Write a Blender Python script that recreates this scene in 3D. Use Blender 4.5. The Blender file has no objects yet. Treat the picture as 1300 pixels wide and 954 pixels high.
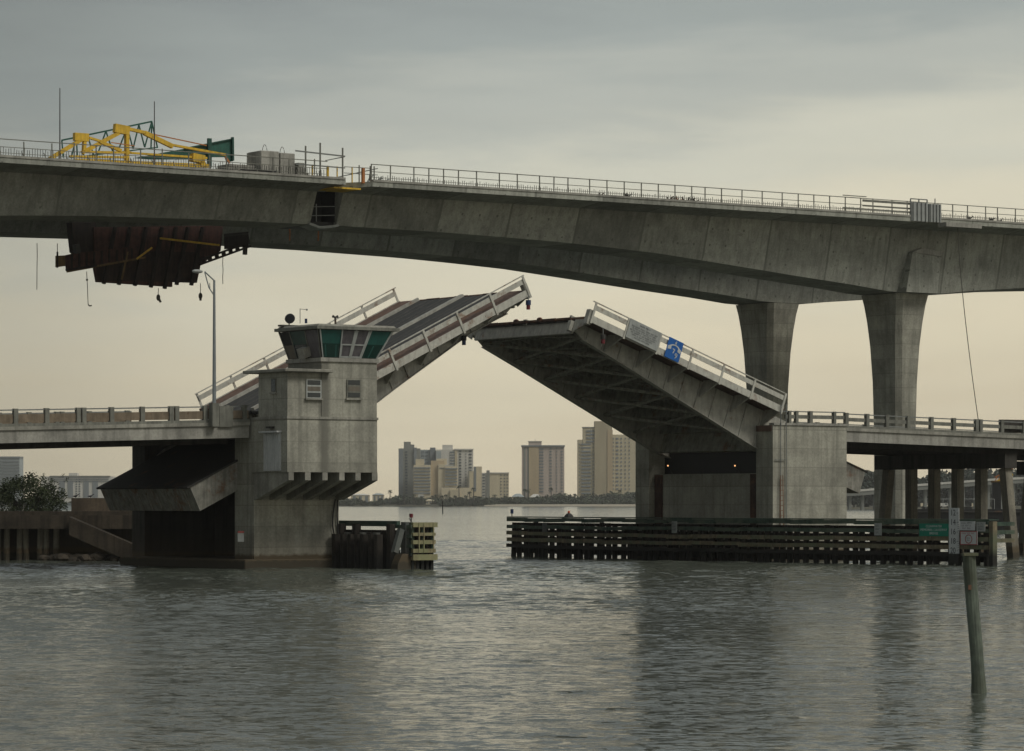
import bpy, bmesh, math, random
import numpy as np
from mathutils import Vector, Matrix
random.seed(7)
sc = bpy.context.scene
COL = sc.collection

# ------------------------------------------------------------------ camera, sky, sun
F = 4200.; CZ = 3.9; HY = 637.
AL = math.radians(35); cA, sA = math.cos(AL), math.sin(AL); OX, OY = -10.21, 195.
cam = bpy.data.objects.new('camera', bpy.data.cameras.new('camera')); COL.objects.link(cam)
cam.location = (0, 0, CZ); cam.rotation_euler = (math.radians(90), 0, 0)
cam.data.sensor_width = 36; cam.data.lens = 36*F/1300
cam.data.shift_y = (HY-477)/1300
cam.data.clip_start = 1; cam.data.clip_end = 20000
sc.camera = cam

SUN_EL, SUN_AZ = math.radians(48), math.radians(125)      # azimuth clockwise from +Y : sun off the right shoulder, veiled
w = bpy.data.worlds.new('World'); sc.world = w; w.use_nodes = True
nt = w.node_tree; nt.nodes.clear()
N = nt.nodes.new; L = nt.links.new
def mth(tree, op, a, b=None, c=None, clamp=False):
    n = tree.nodes.new('ShaderNodeMath'); n.operation = op; n.use_clamp = clamp
    for i, x in enumerate((a, b, c)):
        if x is None: continue
        if isinstance(x, (int, float)): n.inputs[i].default_value = x
        else: tree.links.new(x, n.inputs[i])
    return n.outputs[0]
def ramp(tree, fac, stops, interp='LINEAR'):
    n = tree.nodes.new('ShaderNodeValToRGB'); r = n.color_ramp; r.interpolation = interp
    while len(r.elements) < len(stops): r.elements.new(0.5)
    for e, (p, c) in zip(r.elements, stops):
        e.position = p; e.color = (c, c, c, 1) if isinstance(c, (int, float)) else (*c, 1)
    if fac is not None: tree.links.new(fac, n.inputs[0])
    return n.outputs[0]
def noise(tree, vec, scale, detail=4, rough=.55, dist=0):
    n = tree.nodes.new('ShaderNodeTexNoise'); n.inputs['Scale'].default_value = scale
    n.inputs['Detail'].default_value = detail; n.inputs['Roughness'].default_value = rough
    n.inputs['Distortion'].default_value = dist
    if vec is not None: tree.links.new(vec, n.inputs['Vector'])
    return n.outputs['Fac']
def mapping(tree, vec, scale=(1, 1, 1), loc=(0, 0, 0), rot=(0, 0, 0)):
    n = tree.nodes.new('ShaderNodeMapping'); n.inputs['Scale'].default_value = scale
    n.inputs['Location'].default_value = loc; n.inputs['Rotation'].default_value = rot
    tree.links.new(vec, n.inputs['Vector']); return n.outputs[0]
def mixc(tree, fac, a, b, mode='MIX'):
    n = tree.nodes.new('ShaderNodeMix'); n.data_type = 'RGBA'; n.blend_type = mode
    for s, x in ((n.inputs[0], fac), (n.inputs[6], a), (n.inputs[7], b)):
        if isinstance(x, (int, float)): s.default_value = x
        elif isinstance(x, tuple): s.default_value = (*x, 1)
        else: tree.links.new(x, s)
    return n.outputs[2]
out = N('ShaderNodeOutputWorld'); tc = N('ShaderNodeTexCoord')
sky = N('ShaderNodeTexSky'); sky.sky_type = 'NISHITA'; sky.sun_disc = False
sky.sun_elevation = SUN_EL; sky.sun_rotation = SUN_AZ; sky.dust_density = 3
sep = N('ShaderNodeSeparateXYZ'); L(tc.outputs['Generated'], sep.inputs[0])
# low cloud deck : warm thin veil near the horizon, grey body above
n1 = noise(nt, mapping(nt, tc.outputs['Generated'], (6, 6, 34), rot=(0, math.radians(4), 0)), 1.6, 6, .55, .4)
n2 = noise(nt, mapping(nt, tc.outputs['Generated'], (14, 14, 75), loc=(3, 1, 2)), 1.5, 5, .6, .3)
e = mth(nt, 'ADD', sep.outputs['Z'], mth(nt, 'MULTIPLY', mth(nt, 'SUBTRACT', n1, .5), .05))
e = mth(nt, 'ADD', e, mth(nt, 'MULTIPLY', mth(nt, 'SUBTRACT', n2, .5), .008))
e = mth(nt, 'SUBTRACT', e, mth(nt, 'MULTIPLY', sep.outputs['X'], .10))
cl = ramp(nt, mth(nt, 'MULTIPLY', e, 2.0, clamp=True), [
    (0.0, (.74, .645, .46)), (.07, (.79, .71, .52)), (.14, (.76, .71, .55)), (.19, (.66, .65, .54)),
    (.235, (.49, .51, .46)), (.28, (.375, .41, .39)), (.36, (.265, .29, .29)), (.60, (.26, .28, .28)), (1.0, (.32, .34, .34))], 'EASE')
cl = mixc(nt, 1.0, cl, ramp(nt, noise(nt, mapping(nt, tc.outputs['Generated'], (9, 9, 60), loc=(7, 2, 0)), 1.3, 6, .6), [(.3, .97), (.7, 1.03)]), 'MULTIPLY')
cl = mixc(nt, 1.0, cl, ramp(nt, mth(nt, 'ADD', mth(nt, 'MULTIPLY', sep.outputs['X'], 2.4), .5, clamp=True), [(.12, .72), (.34, .93), (.5, 1.0)], 'EASE'), 'MULTIPLY')
b1 = N('ShaderNodeBackground'); b1.inputs['Strength'].default_value = .06; L(sky.outputs[0], b1.inputs['Color'])
b2 = N('ShaderNodeBackground'); b2.inputs['Strength'].default_value = 1.0; L(cl, b2.inputs['Color'])
mx = N('ShaderNodeMixShader'); mx.inputs[0].default_value = .93
L(b1.outputs[0], mx.inputs[1]); L(b2.outputs[0], mx.inputs[2]); L(mx.outputs[0], out.inputs['Surface'])

sl = bpy.data.lights.new('sun', 'SUN'); sl.energy = 1.5; sl.angle = math.radians(20); sl.color = (1, .965, .88)
so = bpy.data.objects.new('sun', sl); COL.objects.link(so)
sd = Vector((math.sin(SUN_AZ)*math.cos(SUN_EL), math.cos(SUN_AZ)*math.cos(SUN_EL), math.sin(SUN_EL)))
so.rotation_euler = sd.to_track_quat('Z', 'Y').to_euler()
vs = sc.view_settings; vs.view_transform = 'Standard'; vs.look = 'None'; vs.exposure = 0; vs.gamma = 1
sc.render.engine = 'CYCLES'; sc.cycles.max_bounces = 6; sc.cycles.volume_bounces = 0

# ------------------------------------------------------------------ materials
M = {}
def newmat(name):
    m = bpy.data.materials.new(name); m.use_nodes = True; t = m.node_tree
    return m, t, t.nodes['Principled BSDF']
def bump(t, h, bs, strength=.3, dist=.05):
    n = t.nodes.new('ShaderNodeBump'); n.inputs['Strength'].default_value = strength; n.inputs['Distance'].default_value = dist
    t.links.new(h, n.inputs['Height']); t.links.new(n.outputs[0], bs.inputs['Normal'])
def pos(t): return t.nodes.new('ShaderNodeNewGeometry').outputs['Position']
def sepz(t, v):
    n = t.nodes.new('ShaderNodeSeparateXYZ'); t.links.new(v, n.inputs[0]); return n.outputs
def concrete(key, base, amp=.35, streak=.5, tide=False, lines=0, joint=0, blot=.35, lichen=None, runs=()):
    m, t, b = newmat(key); p = pos(t); oc = t.nodes.new('ShaderNodeTexCoord').outputs['Object']
    c = mixc(t, 1.0, tuple(base), ramp(t, noise(t, p, .55, 6, .6), [(.3, 1-blot), (.7, 1+blot*.5)]), 'MULTIPLY')
    c = mixc(t, 1.0, c, ramp(t, noise(t, mapping(t, p, (2.2, 2.2, .16)), 1.0, 5, .6), [(.32, 1-streak*.55), (.55, 1.0), (.75, 1.06)]), 'MULTIPLY')
    c = mixc(t, 1.0, c, ramp(t, noise(t, p, 7, 5, .65), [(.3, 1-amp*.6), (.7, 1+amp*.35)]), 'MULTIPLY')
    # a few dark runs of dirt with sharp edges
    st = ramp(t, noise(t, mapping(t, p, (3.1, 3.1, .09), loc=(4, 9, 1)), 1.3, 3, .5), [(.60, 0.0), (.70, 1.0)])
    c = mixc(t, mth(t, 'MULTIPLY', st, streak*.8), c, tuple(x*.38 for x in base))
    if lines:
        z = sepz(t, p)['Z']
        fr = mth(t, 'FRACT', mth(t, 'DIVIDE', z, lines))
        ln = mth(t, 'LESS_THAN', fr, .035/lines*1.3)
        c = mixc(t, mth(t, 'MULTIPLY', ln, .5), c, tuple(x*.4 for x in base))
        fl = mth(t, 'FLOOR', mth(t, 'DIVIDE', z, lines))
        wn = t.nodes.new('ShaderNodeTexWhiteNoise'); wn.noise_dimensions = '1D'; t.links.new(fl, wn.inputs['W'])
        c = mixc(t, 1.0, c, ramp(t, wn.outputs['Value'], [(0, .88), (1, 1.08)]), 'MULTIPLY')
    if joint:
        u = sepz(t, oc)['X']
        q = mth(t, 'ADD', mth(t, 'DIVIDE', u, joint), .31)
        fr = mth(t, 'FRACT', q); fl = mth(t, 'FLOOR', q)
        wn = t.nodes.new('ShaderNodeTexWhiteNoise'); wn.noise_dimensions = '1D'; t.links.new(fl, wn.inputs['W'])
        c = mixc(t, 1.0, c, ramp(t, wn.outputs['Value'], [(0, .70), (1, 1.14)]), 'MULTIPLY')
        wob = mth(t, 'MULTIPLY', noise(t, p, 1.2, 4), .045)
        jl = mth(t, 'LESS_THAN', fr, mth(t, 'ADD', wob, .006))
        c = mixc(t, mth(t, 'MULTIPLY', jl, .8), c, tuple(x*.42 for x in base))
        spk = mth(t, 'LESS_THAN', mth(t, 'ABSOLUTE', mth(t, 'SUBTRACT', mth(t, 'FRACT', mth(t, 'DIVIDE', sepz(t, p)['Z'], 1.25)), .5)), .07)
        spx = mth(t, 'LESS_THAN', mth(t, 'FRACT', mth(t, 'DIVIDE', u, 1.6)), .10)
        spn = mth(t, 'GREATER_THAN', noise(t, mapping(t, p, (.8, .8, .8), loc=(6, 6, 6)), 1.0, 2, .5), .50)
        c = mixc(t, mth(t, 'MULTIPLY', mth(t, 'MULTIPLY', spk, spx), mth(t, 'MULTIPLY', spn, .75)), c, tuple(x*.3 for x in base))
        pw = mth(t, 'GREATER_THAN', noise(t, mapping(t, p, (1.5, 1.5, 2.4), loc=(2, 2, 2)), 1.1, 2, .4), .70)
        c = mixc(t, mth(t, 'MULTIPLY', pw, .4), c, tuple(x*.45 for x in base))
    for (x0, hw, amt) in runs:      # broad dark run-off stains at fixed places on the wall
        xx = mth(t, 'ADD', sepz(t, oc)['X'], mth(t, 'MULTIPLY', mth(t, 'SUBTRACT', noise(t, mapping(t, p, (1, 1, .8)), 1.6, 4), .5), .35))
        k_ = ramp(t, mth(t, 'DIVIDE', mth(t, 'ABSOLUTE', mth(t, 'SUBTRACT', xx, x0)), hw*2), [(.25, amt), (.6, 0.0)])
        c = mixc(t, k_, c, tuple(x*.33 for x in base))
    if tide:
        z = sepz(t, p)['Z']; zz = mth(t, 'ADD', z, mth(t, 'MULTIPLY', mth(t, 'SUBTRACT', noise(t, p, 2.5, 5), .5), .35))
        c = mixc(t, ramp(t, mth(t, 'DIVIDE', zz, 3.0), [(.24, 1.0), (.30, 0.0)]), c, (.075, .055, .030))
        c = mixc(t, ramp(t, mth(t, 'DIVIDE', zz, 3.0), [(.13, 1.0), (.17, 0.0)]), c, (.018, .017, .012))
        c = mixc(t, ramp(t, mth(t, 'DIVIDE', zz, 3.0), [(.35, .35), (.75, 0.0)]), c, (.12, .095, .06))
    t.links.new(c, b.inputs['Base Color']); b.inputs['Roughness'].default_value = .9
    bump(t, noise(t, p, 9, 6, .7), b, .35, .03); M[key] = m
concrete('conc', (.36, .35, .29), lines=1.22, tide=True)
concrete('conc_house', (.37, .36, .30), lines=1.22, tide=True, runs=((-.55, .38, .75), (-2.2, .15, .35), (1.9, .2, .3)))
concrete('conc_plain', (.32, .31, .265), lines=0)
concrete('conc_brown', (.12, .09, .06), streak=.9, tide=True)
concrete('conc_deep_brown', (.062, .048, .032), streak=1.0, tide=False, blot=.6)  # darker brown than conc_brown, with heavier streaks and blotches
concrete('conc_dark', (.055, .05, .042), streak=.9, tide=True)  # darkened so the shade of recesses and undersides sits in the colour
concrete('conc_new', (.36, .365, .315), streak=.5, joint=6.38, blot=.3)
concrete('conc_pale', (.34, .33, .29), streak=.5)
concrete('conc_pile', (.25, .23, .18), streak=.7, tide=True)
def paint(key, base, rust=.0, rough=.6, metal=0, amp=.2, spec=None):
    m, t, b = newmat(key); p = pos(t)
    c = mixc(t, 1.0, tuple(base), ramp(t, noise(t, p, 2.2, 6, .65), [(.3, 1-amp), (.7, 1+amp*.6)]), 'MULTIPLY')
    c = mixc(t, 1.0, c, ramp(t, noise(t, mapping(t, p, (5, 5, .5)), 1, 4, .6), [(.35, 1-amp), (.6, 1.0)]), 'MULTIPLY')
    if rust:
        c = mixc(t, ramp(t, noise(t, p, .75, 7, .75), [(.62-rust*.2, 0.0), (.74-rust*.2, .85)]), c, (.17, .075, .03))
        c = mixc(t, ramp(t, noise(t, mapping(t, p, (1, 1, .6), loc=(5, 3, 1)), 3.2, 5, .7), [(.66-rust*.1, 0.0), (.72-rust*.1, .7)]), c, (.09, .045, .025))
    t.links.new(c, b.inputs['Base Color']); b.inputs['Roughness'].default_value = rough; b.inputs['Metallic'].default_value = metal
    bump(t, noise(t, p, 14, 4, .6), b, .15, .01); M[key] = m
paint('leaf_paint', (.40, .39, .34), rust=.18, amp=.25)
paint('leaf_rail', (.50, .49, .43), rust=.42, amp=.2)
paint('leaf_under', (.34, .335, .28), rust=.35, amp=.4)
paint('rust_dark', (.07, .032, .02), rust=.5, amp=.5, rough=.9)
paint('walk_brown', (.16, .10, .075), rust=.4, amp=.35, rough=.9)
paint('leaf_cw', (.30, .29, .25), rust=.42, amp=.35)
paint('leaf_rust', (.20, .10, .055), rust=.9, amp=.35)
paint('grating', (.045, .045, .043), rust=.0, amp=.35, rough=.75)
paint('grating_worn', (.085, .08, .07), rust=.1, amp=.35, rough=.75)
paint('galv', (.26, .29, .30), rough=.5, metal=.2)
paint('rail_conc', (.21, .165, .115), rust=.25, amp=.3, rough=.9)
paint('rail_grey', (.20, .20, .17), amp=.3, rough=.9)
paint('pipe', (.20, .21, .20), rust=.15)
paint('dark_steel', (.035, .033, .03), rust=.2)
paint('yellow', (.70, .44, .03), rust=.12, amp=.25)
paint('orange', (.45, .16, .04), rust=.2)
paint('green_steel', (.012, .095, .068), amp=.3)
paint('green_dark', (.01, .075, .055), amp=.3)
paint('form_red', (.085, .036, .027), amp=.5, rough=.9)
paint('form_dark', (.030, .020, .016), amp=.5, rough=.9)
paint('form_wood', (.17, .11, .045), amp=.4, rough=.9)
paint('white', (.55, .56, .55), amp=.15)
paint('sign_white', (.50, .52, .52), amp=.10)
paint('sign_grey', (.33, .345, .33), amp=.15)
paint('sign_green', (.0, .19, .12), amp=.12)
paint('sign_blue', (.0, .10, .38), amp=.12)
paint('ink', (.02, .022, .03)); paint('ink_soft', (.13, .14, .14)); paint('ink_red', (.35, .08, .07))
paint('teal', (.014, .095, .08), amp=.2, rough=.5)
paint('teal_dark', (.01, .06, .05), amp=.3, rough=.3)
paint('beige_pane', (.15, .13, .10), amp=.2)  # beige window pane; on the cab side a reflection put into the colour
paint('black', (.012, .012, .012)); paint('lamp_red', (.16, .012, .02)); paint('lamp_blue', (.01, .03, .10)); paint('lamp_orange', (.75, .15, .06))
paint('frame_white', (.42, .44, .42), amp=.15)
paint('blind_grey', (.13, .12, .13), amp=.3)
paint('bark', (.06, .05, .04), amp=.4, rough=.95)
paint('land', (.10, .095, .06), amp=.3, rough=.95)
paint('sand', (.42, .37, .28), amp=.15, rough=.95)
paint('rope', (.09, .085, .07))
def timber(key, base, tide=True, lich=None):
    m, t, b = newmat(key); p = pos(t); oc = t.nodes.new('ShaderNodeTexCoord').outputs['Object']
    c = mixc(t, 1.0, tuple(base), ramp(t, noise(t, p, 1.3, 6, .7), [(.3, .45), (.7, 1.35)]), 'MULTIPLY')
    c = mixc(t, 1.0, c, ramp(t, noise(t, mapping(t, p, (9, 9, 1.2)), 1.3, 5, .7), [(.3, .6), (.7, 1.2)]), 'MULTIPLY')
    if lich: c = mixc(t, ramp(t, noise(t, p, .9, 4), [(.42, 0.0), (.60, .8)]), c, tuple(lich))
    if tide:
        zz = mth(t, 'ADD', sepz(t, p)['Z'], mth(t, 'MULTIPLY', noise(t, p, 3, 4), .35))
        c = mixc(t, ramp(t, mth(t, 'DIVIDE', zz, 3.0), [(.26, .95), (.42, 0.0)]), c, (.012, .012, .010))
    t.links.new(c, b.inputs['Base Color']); b.inputs['Roughness'].default_value = .92
    bump(t, noise(t, mapping(t, p, (12, 12, 1.5)), 1.5, 5, .7), b, .5, .03); M[key] = m
timber('timber', (.20, .165, .105), lich=(.12, .14, .085))
timber('timber_green', (.045, .08, .058), lich=(.10, .12, .085))
timber('timber_pale', (.30, .26, .15), tide=False, lich=(.24, .25, .13))
timber('timber_dark', (.030, .024, .018))
timber('timber_grey', (.15, .15, .135), lich=(.09, .10, .09))
timber('post_green', (.135, .16, .125), tide=False, lich=(.07, .075, .05))
def glassmat(key, base, rough=.08):
    m, t, b = newmat(key); b.inputs['Base Color'].default_value = (*base, 1); b.inputs['Roughness'].default_value = rough
    b.inputs['IOR'].default_value = 1.5; M[key] = m
glassmat('glass', (.018, .028, .035)); glassmat('glass_green', (.01, .04, .032)); glassmat('glass_far', (.05, .07, .085), .3)
def leafmat(key, a, bcol, sc_=.6):
    m, t, b = newmat(key); p = pos(t)
    c = mixc(t, ramp(t, noise(t, p, sc_, 4, .7), [(.35, 0.0), (.65, 1.0)]), tuple(a), tuple(bcol))
    t.links.new(c, b.inputs['Base Color']); b.inputs['Roughness'].default_value = .7; M[key] = m
leafmat('leaves', (.014, .026, .009), (.055, .070, .026), 1.6)
leafmat('wood_far', (.028, .040, .020), (.062, .078, .040), .05)
leafmat('wood_pine', (.020, .032, .024), (.040, .056, .038), .08)
leafmat('palm', (.03, .045, .02), (.06, .08, .035), .3)
def facade(key, base):
    m, t, b = newmat(key); p = pos(t)
    c = mixc(t, 1.0, tuple(base), ramp(t, noise(t, mapping(t, p, (.3, .3, .05)), .6, 5), [(.3, .88), (.7, 1.08)]), 'MULTIPLY')
    t.links.new(c, b.inputs['Base Color']); b.inputs['Roughness'].default_value = .9; M[key] = m
facade('f_grey', (.23, .235, .21)); facade('f_cream', (.62, .54, .38)); facade('f_tan', (.48, .38, .24)); facade('f_white', (.62, .60, .54))
facade('f_pink', (.50, .42, .36)); facade('f_sand', (.55, .48, .33)); facade('f_sand2', (.42, .36, .24)); facade('f_blue', (.36, .40, .40)); facade('f_slate', (.20, .22, .23))
def emit(key, col, s):
    m, t, b = newmat(key); b.inputs['Base Color'].default_value = (*col, 1)
    b.inputs['Emission Color'].default_value = (*col, 1); b.inputs['Emission Strength'].default_value = s; M[key] = m
emit('lamp_lit', (1, .5, .2), 1.3); emit('lamp_far', (1, .9, .75), 1.2)

# ------------------------------------------------------------------ helpers
def Pv(px, py, v):
    k = (px-650)/F; bX = OX-sA*v; bY = OY+cA*v; t = (k*bY-bX)/(cA-k*sA); Y = bY+t*sA
    return (t, CZ+(HY-py)/F*Y)
def wx(px, Y): return (px-650)/F*Y
def wz(py, Y): return CZ+(HY-py)/F*Y
def B2W(u, v, z=0): return Vector((OX+cA*u-sA*v, OY+sA*u+cA*v, z))

class MB:
    def __init__(s): s.bm = bmesh.new()
    def poly(s, vs_, faces):
        b = [s.bm.verts.new(v) for v in vs_]
        for f in faces:
            try: s.bm.faces.new([b[i] for i in f])
            except ValueError: pass
        return s
    def box(s, x0, x1, y0, y1, z0, z1):
        return s.hexa([(x0, y0, z0), (x1, y0, z0), (x1, y1, z0), (x0, y1, z0)], [(x0, y0, z1), (x1, y0, z1), (x1, y1, z1), (x0, y1, z1)])
    def hexa(s, lo, hi):
        n = len(lo); f = [tuple(reversed(range(n))), tuple(range(n, 2*n))]
        f += [(i, (i+1) % n, (i+1) % n+n, i+n) for i in range(n)]
        return s.poly(list(lo)+list(hi), f)
    def prism(s, pts, axis, a, b):
        def P(p, t): return {'y': (p[0], t, p[1]), 'x': (t, p[0], p[1]), 'z': (p[0], p[1], t)}[axis]
        return s.hexa([P(p, a) for p in pts], [P(p, b) for p in pts])
    def beam(s, p, q, w_, h, up=(0, 0, 1)):
        p, q = Vector(p), Vector(q); d = (q-p).normalized(); up = Vector(up)
        if abs(d.dot(up)) > .98: up = Vector((1, 0, 0))
        sd_ = d.cross(up).normalized()*w_/2; u_ = sd_.cross(d).normalized()*h/2
        c = [(-1, -1), (1, -1), (1, 1), (-1, 1)]
        return s.hexa([p+sd_*a+u_*b for a, b in c], [q+sd_*a+u_*b for a, b in c])
    def tube(s, pts, r, n=8, r2=None):
        pts = [Vector(p) for p in pts]; rings = []
        for i, p in enumerate(pts):
            d = (pts[min(i+1, len(pts)-1)]-pts[max(i-1, 0)]).normalized()
            a = d.orthogonal().normalized() if abs(d.z) < .95 else Vector((1, 0, 0)); a = (a-d*a.dot(d)).normalized(); b = d.cross(a)
            rr = r if r2 is None else r+(r2-r)*i/(len(pts)-1)
            rings.append([s.bm.verts.new(p+(a*math.cos(6.28318*k/n)+b*math.sin(6.28318*k/n))*rr) for k in range(n)])
        for A_, B_ in zip(rings, rings[1:]):
            for k in range(n): s.bm.faces.new((A_[k], A_[(k+1) % n], B_[(k+1) % n], B_[k]))
        s.bm.faces.new(rings[0][::-1]); s.bm.faces.new(rings[-1]); return s
    def loft(s, secs):
        n = len(secs[0]); R = [[s.bm.verts.new(p) for p in c] for c in secs]
        for A_, B_ in zip(R, R[1:]):
            for k in range(n): s.bm.faces.new((A_[k], A_[(k+1) % n], B_[(k+1) % n], B_[k]))
        s.bm.faces.new(R[0][::-1]); s.bm.faces.new(R[-1]); return s
    def ball(s, c, r, sz=(1, 1, 1), n=8):
        m_ = Matrix.Translation(c) @ Matrix.Diagonal((*[r*k for k in sz], 1))
        bmesh.ops.create_uvsphere(s.bm, u_segments=n, v_segments=max(4, n//2+1), radius=1, matrix=m_); return s
    def quadleaf(s, c, sz, flat=.6):
        a = Vector((random.gauss(0, 1), random.gauss(0, 1), random.gauss(0, flat))).normalized()
        b = a.cross(Vector((random.gauss(0, 1), random.gauss(0, 1), random.gauss(0, 1)))).normalized()
        c = Vector(c); l = sz*random.uniform(.6, 1.3); w_ = l*random.uniform(.35, .6)
        v = [s.bm.verts.new(x) for x in (c-a*l, c-b*w_, c+a*l, c+b*w_)]; s.bm.faces.new(v); return s
    def build(s, name, mat, parent=None, off=(0, 0, 0), bevel=0, smooth=False, mats=None, **tags):
        if bevel: bmesh.ops.bevel(s.bm, geom=[e_ for e_ in s.bm.edges], offset=bevel, segments=1, affect='EDGES')
        bmesh.ops.recalc_face_normals(s.bm, faces=s.bm.faces)
        if any(off): bmesh.ops.translate(s.bm, verts=s.bm.verts, vec=(-off[0], -off[1], -off[2]))
        me = bpy.data.meshes.new(name); s.bm.to_mesh(me); s.bm.free()
        me.materials.append(M[mat])
        if smooth:
            for p in me.polygons: p.use_smooth = True
        o = bpy.data.objects.new(name, me); COL.objects.link(o)
        if parent: o.parent = parent
        for k, v in tags.items(): o[k] = v
        return o
def tag(o, label=None, cat=None, group=None, kind=None):
    for k, v in (('label', label), ('category', cat), ('group', group), ('kind', kind)):
        if v: o[k] = v
    return o
def empty(name, loc, rz=0, label=None, cat=None, group=None, eul=None):
    o = bpy.data.objects.new(name, None); COL.objects.link(o); o.location = loc
    o.rotation_euler = eul if eul else (0, 0, rz); o.empty_display_size = .5
    return tag(o, label, cat, group)
class T:
    """a thing in the bridge frame (u along the bridge, v away from the viewer, z up)"""
    def __init__(s, name, base, label, cat, group=None):
        s.b = base; s.e = empty(name, B2W(*base), AL, label, cat, group)
    def add(s, name, mb, mat, parent=None, **k): return mb.build(name, mat, parent or s.e, s.b, **k)
def dup(src, parent, loc, name=None):
    o = src.copy(); COL.objects.link(o); o.parent = parent; o.location = loc; return o
def text(name, body, size, mat, parent, loc, rot, sx=1.0, depth=.01):
    cu = bpy.data.curves.new(name, 'FONT'); cu.body = body; cu.size = size; cu.align_x = 'CENTER'; cu.align_y = 'CENTER'; cu.extrude = depth; cu.resolution_u = 2
    to = bpy.data.objects.new('tmp', cu); COL.objects.link(to)
    bpy.context.view_layer.update()
    me = bpy.data.meshes.new_from_object(to.evaluated_get(bpy.context.evaluated_depsgraph_get()))
    bpy.data.objects.remove(to); me.materials.clear(); me.materials.append(M[mat])
    o = bpy.data.objects.new(name, me); COL.objects.link(o); o.parent = parent; o.location = loc; o.rotation_euler = rot; o.scale = (sx, 1, 1)
    return o
FRONT = (math.radians(90), 0, 0)

# ------------------------------------------------------------------ water, land
m, t, b = newmat('water'); p = pos(t)
big = ramp(t, noise(t, mapping(t, p, (.022, .07, 1), loc=(3, 8, 0)), 1, 5, .6, .6), [(.36, .42), (.50, .9), (.62, 1.25)])
# wave slopes taken straight from vector noise at several wavelengths, so that they survive the grazing view
def slope(scale, amp, loc, rot=0):
    n_ = t.nodes.new('ShaderNodeTexNoise'); n_.inputs['Scale'].default_value = 1; n_.inputs['Detail'].default_value = 3; n_.inputs['Roughness'].default_value = .6
    t.links.new(mapping(t, p, (*scale, 1), loc=loc, rot=(0, 0, rot)), n_.inputs['Vector'])
    q_ = t.nodes.new('ShaderNodeVectorMath'); q_.operation = 'SUBTRACT'; t.links.new(n_.outputs['Color'], q_.inputs[0]); q_.inputs[1].default_value = (.5, .5, .5)
    w_ = t.nodes.new('ShaderNodeVectorMath'); w_.operation = 'MULTIPLY'; t.links.new(q_.outputs[0], w_.inputs[0]); w_.inputs[1].default_value = (amp*.8, amp, 0)
    return w_.outputs[0]
def vadd(a_, b_2):
    q_ = t.nodes.new('ShaderNodeVectorMath'); q_.operation = 'ADD'; t.links.new(a_, q_.inputs[0]); t.links.new(b_2, q_.inputs[1]); return q_.outputs[0]
sv = vadd(slope((1.2, 2.4), .52, (5, 3, 0), -.15), slope((4.2, 7.6), .95, (8, 1, 0)))
sc_ = t.nodes.new('ShaderNodeVectorMath'); sc_.operation = 'SCALE'; t.links.new(sv, sc_.inputs[0]); t.links.new(big, sc_.inputs['Scale'])
up = t.nodes.new('ShaderNodeVectorMath'); up.operation = 'ADD'; t.links.new(sc_.outputs[0], up.inputs[0]); t.links.new(t.nodes.new('ShaderNodeNewGeometry').outputs['Normal'], up.inputs[1])
nn = t.nodes.new('ShaderNodeVectorMath'); nn.operation = 'NORMALIZE'; t.links.new(up.outputs[0], nn.inputs[0]); t.links.new(nn.outputs[0], b.inputs['Normal'])
b.inputs['Base Color'].default_value = (.082, .092, .074, 1); b.inputs['Roughness'].default_value = .10; b.inputs['IOR'].default_value = 1.333
M['water'] = m
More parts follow.
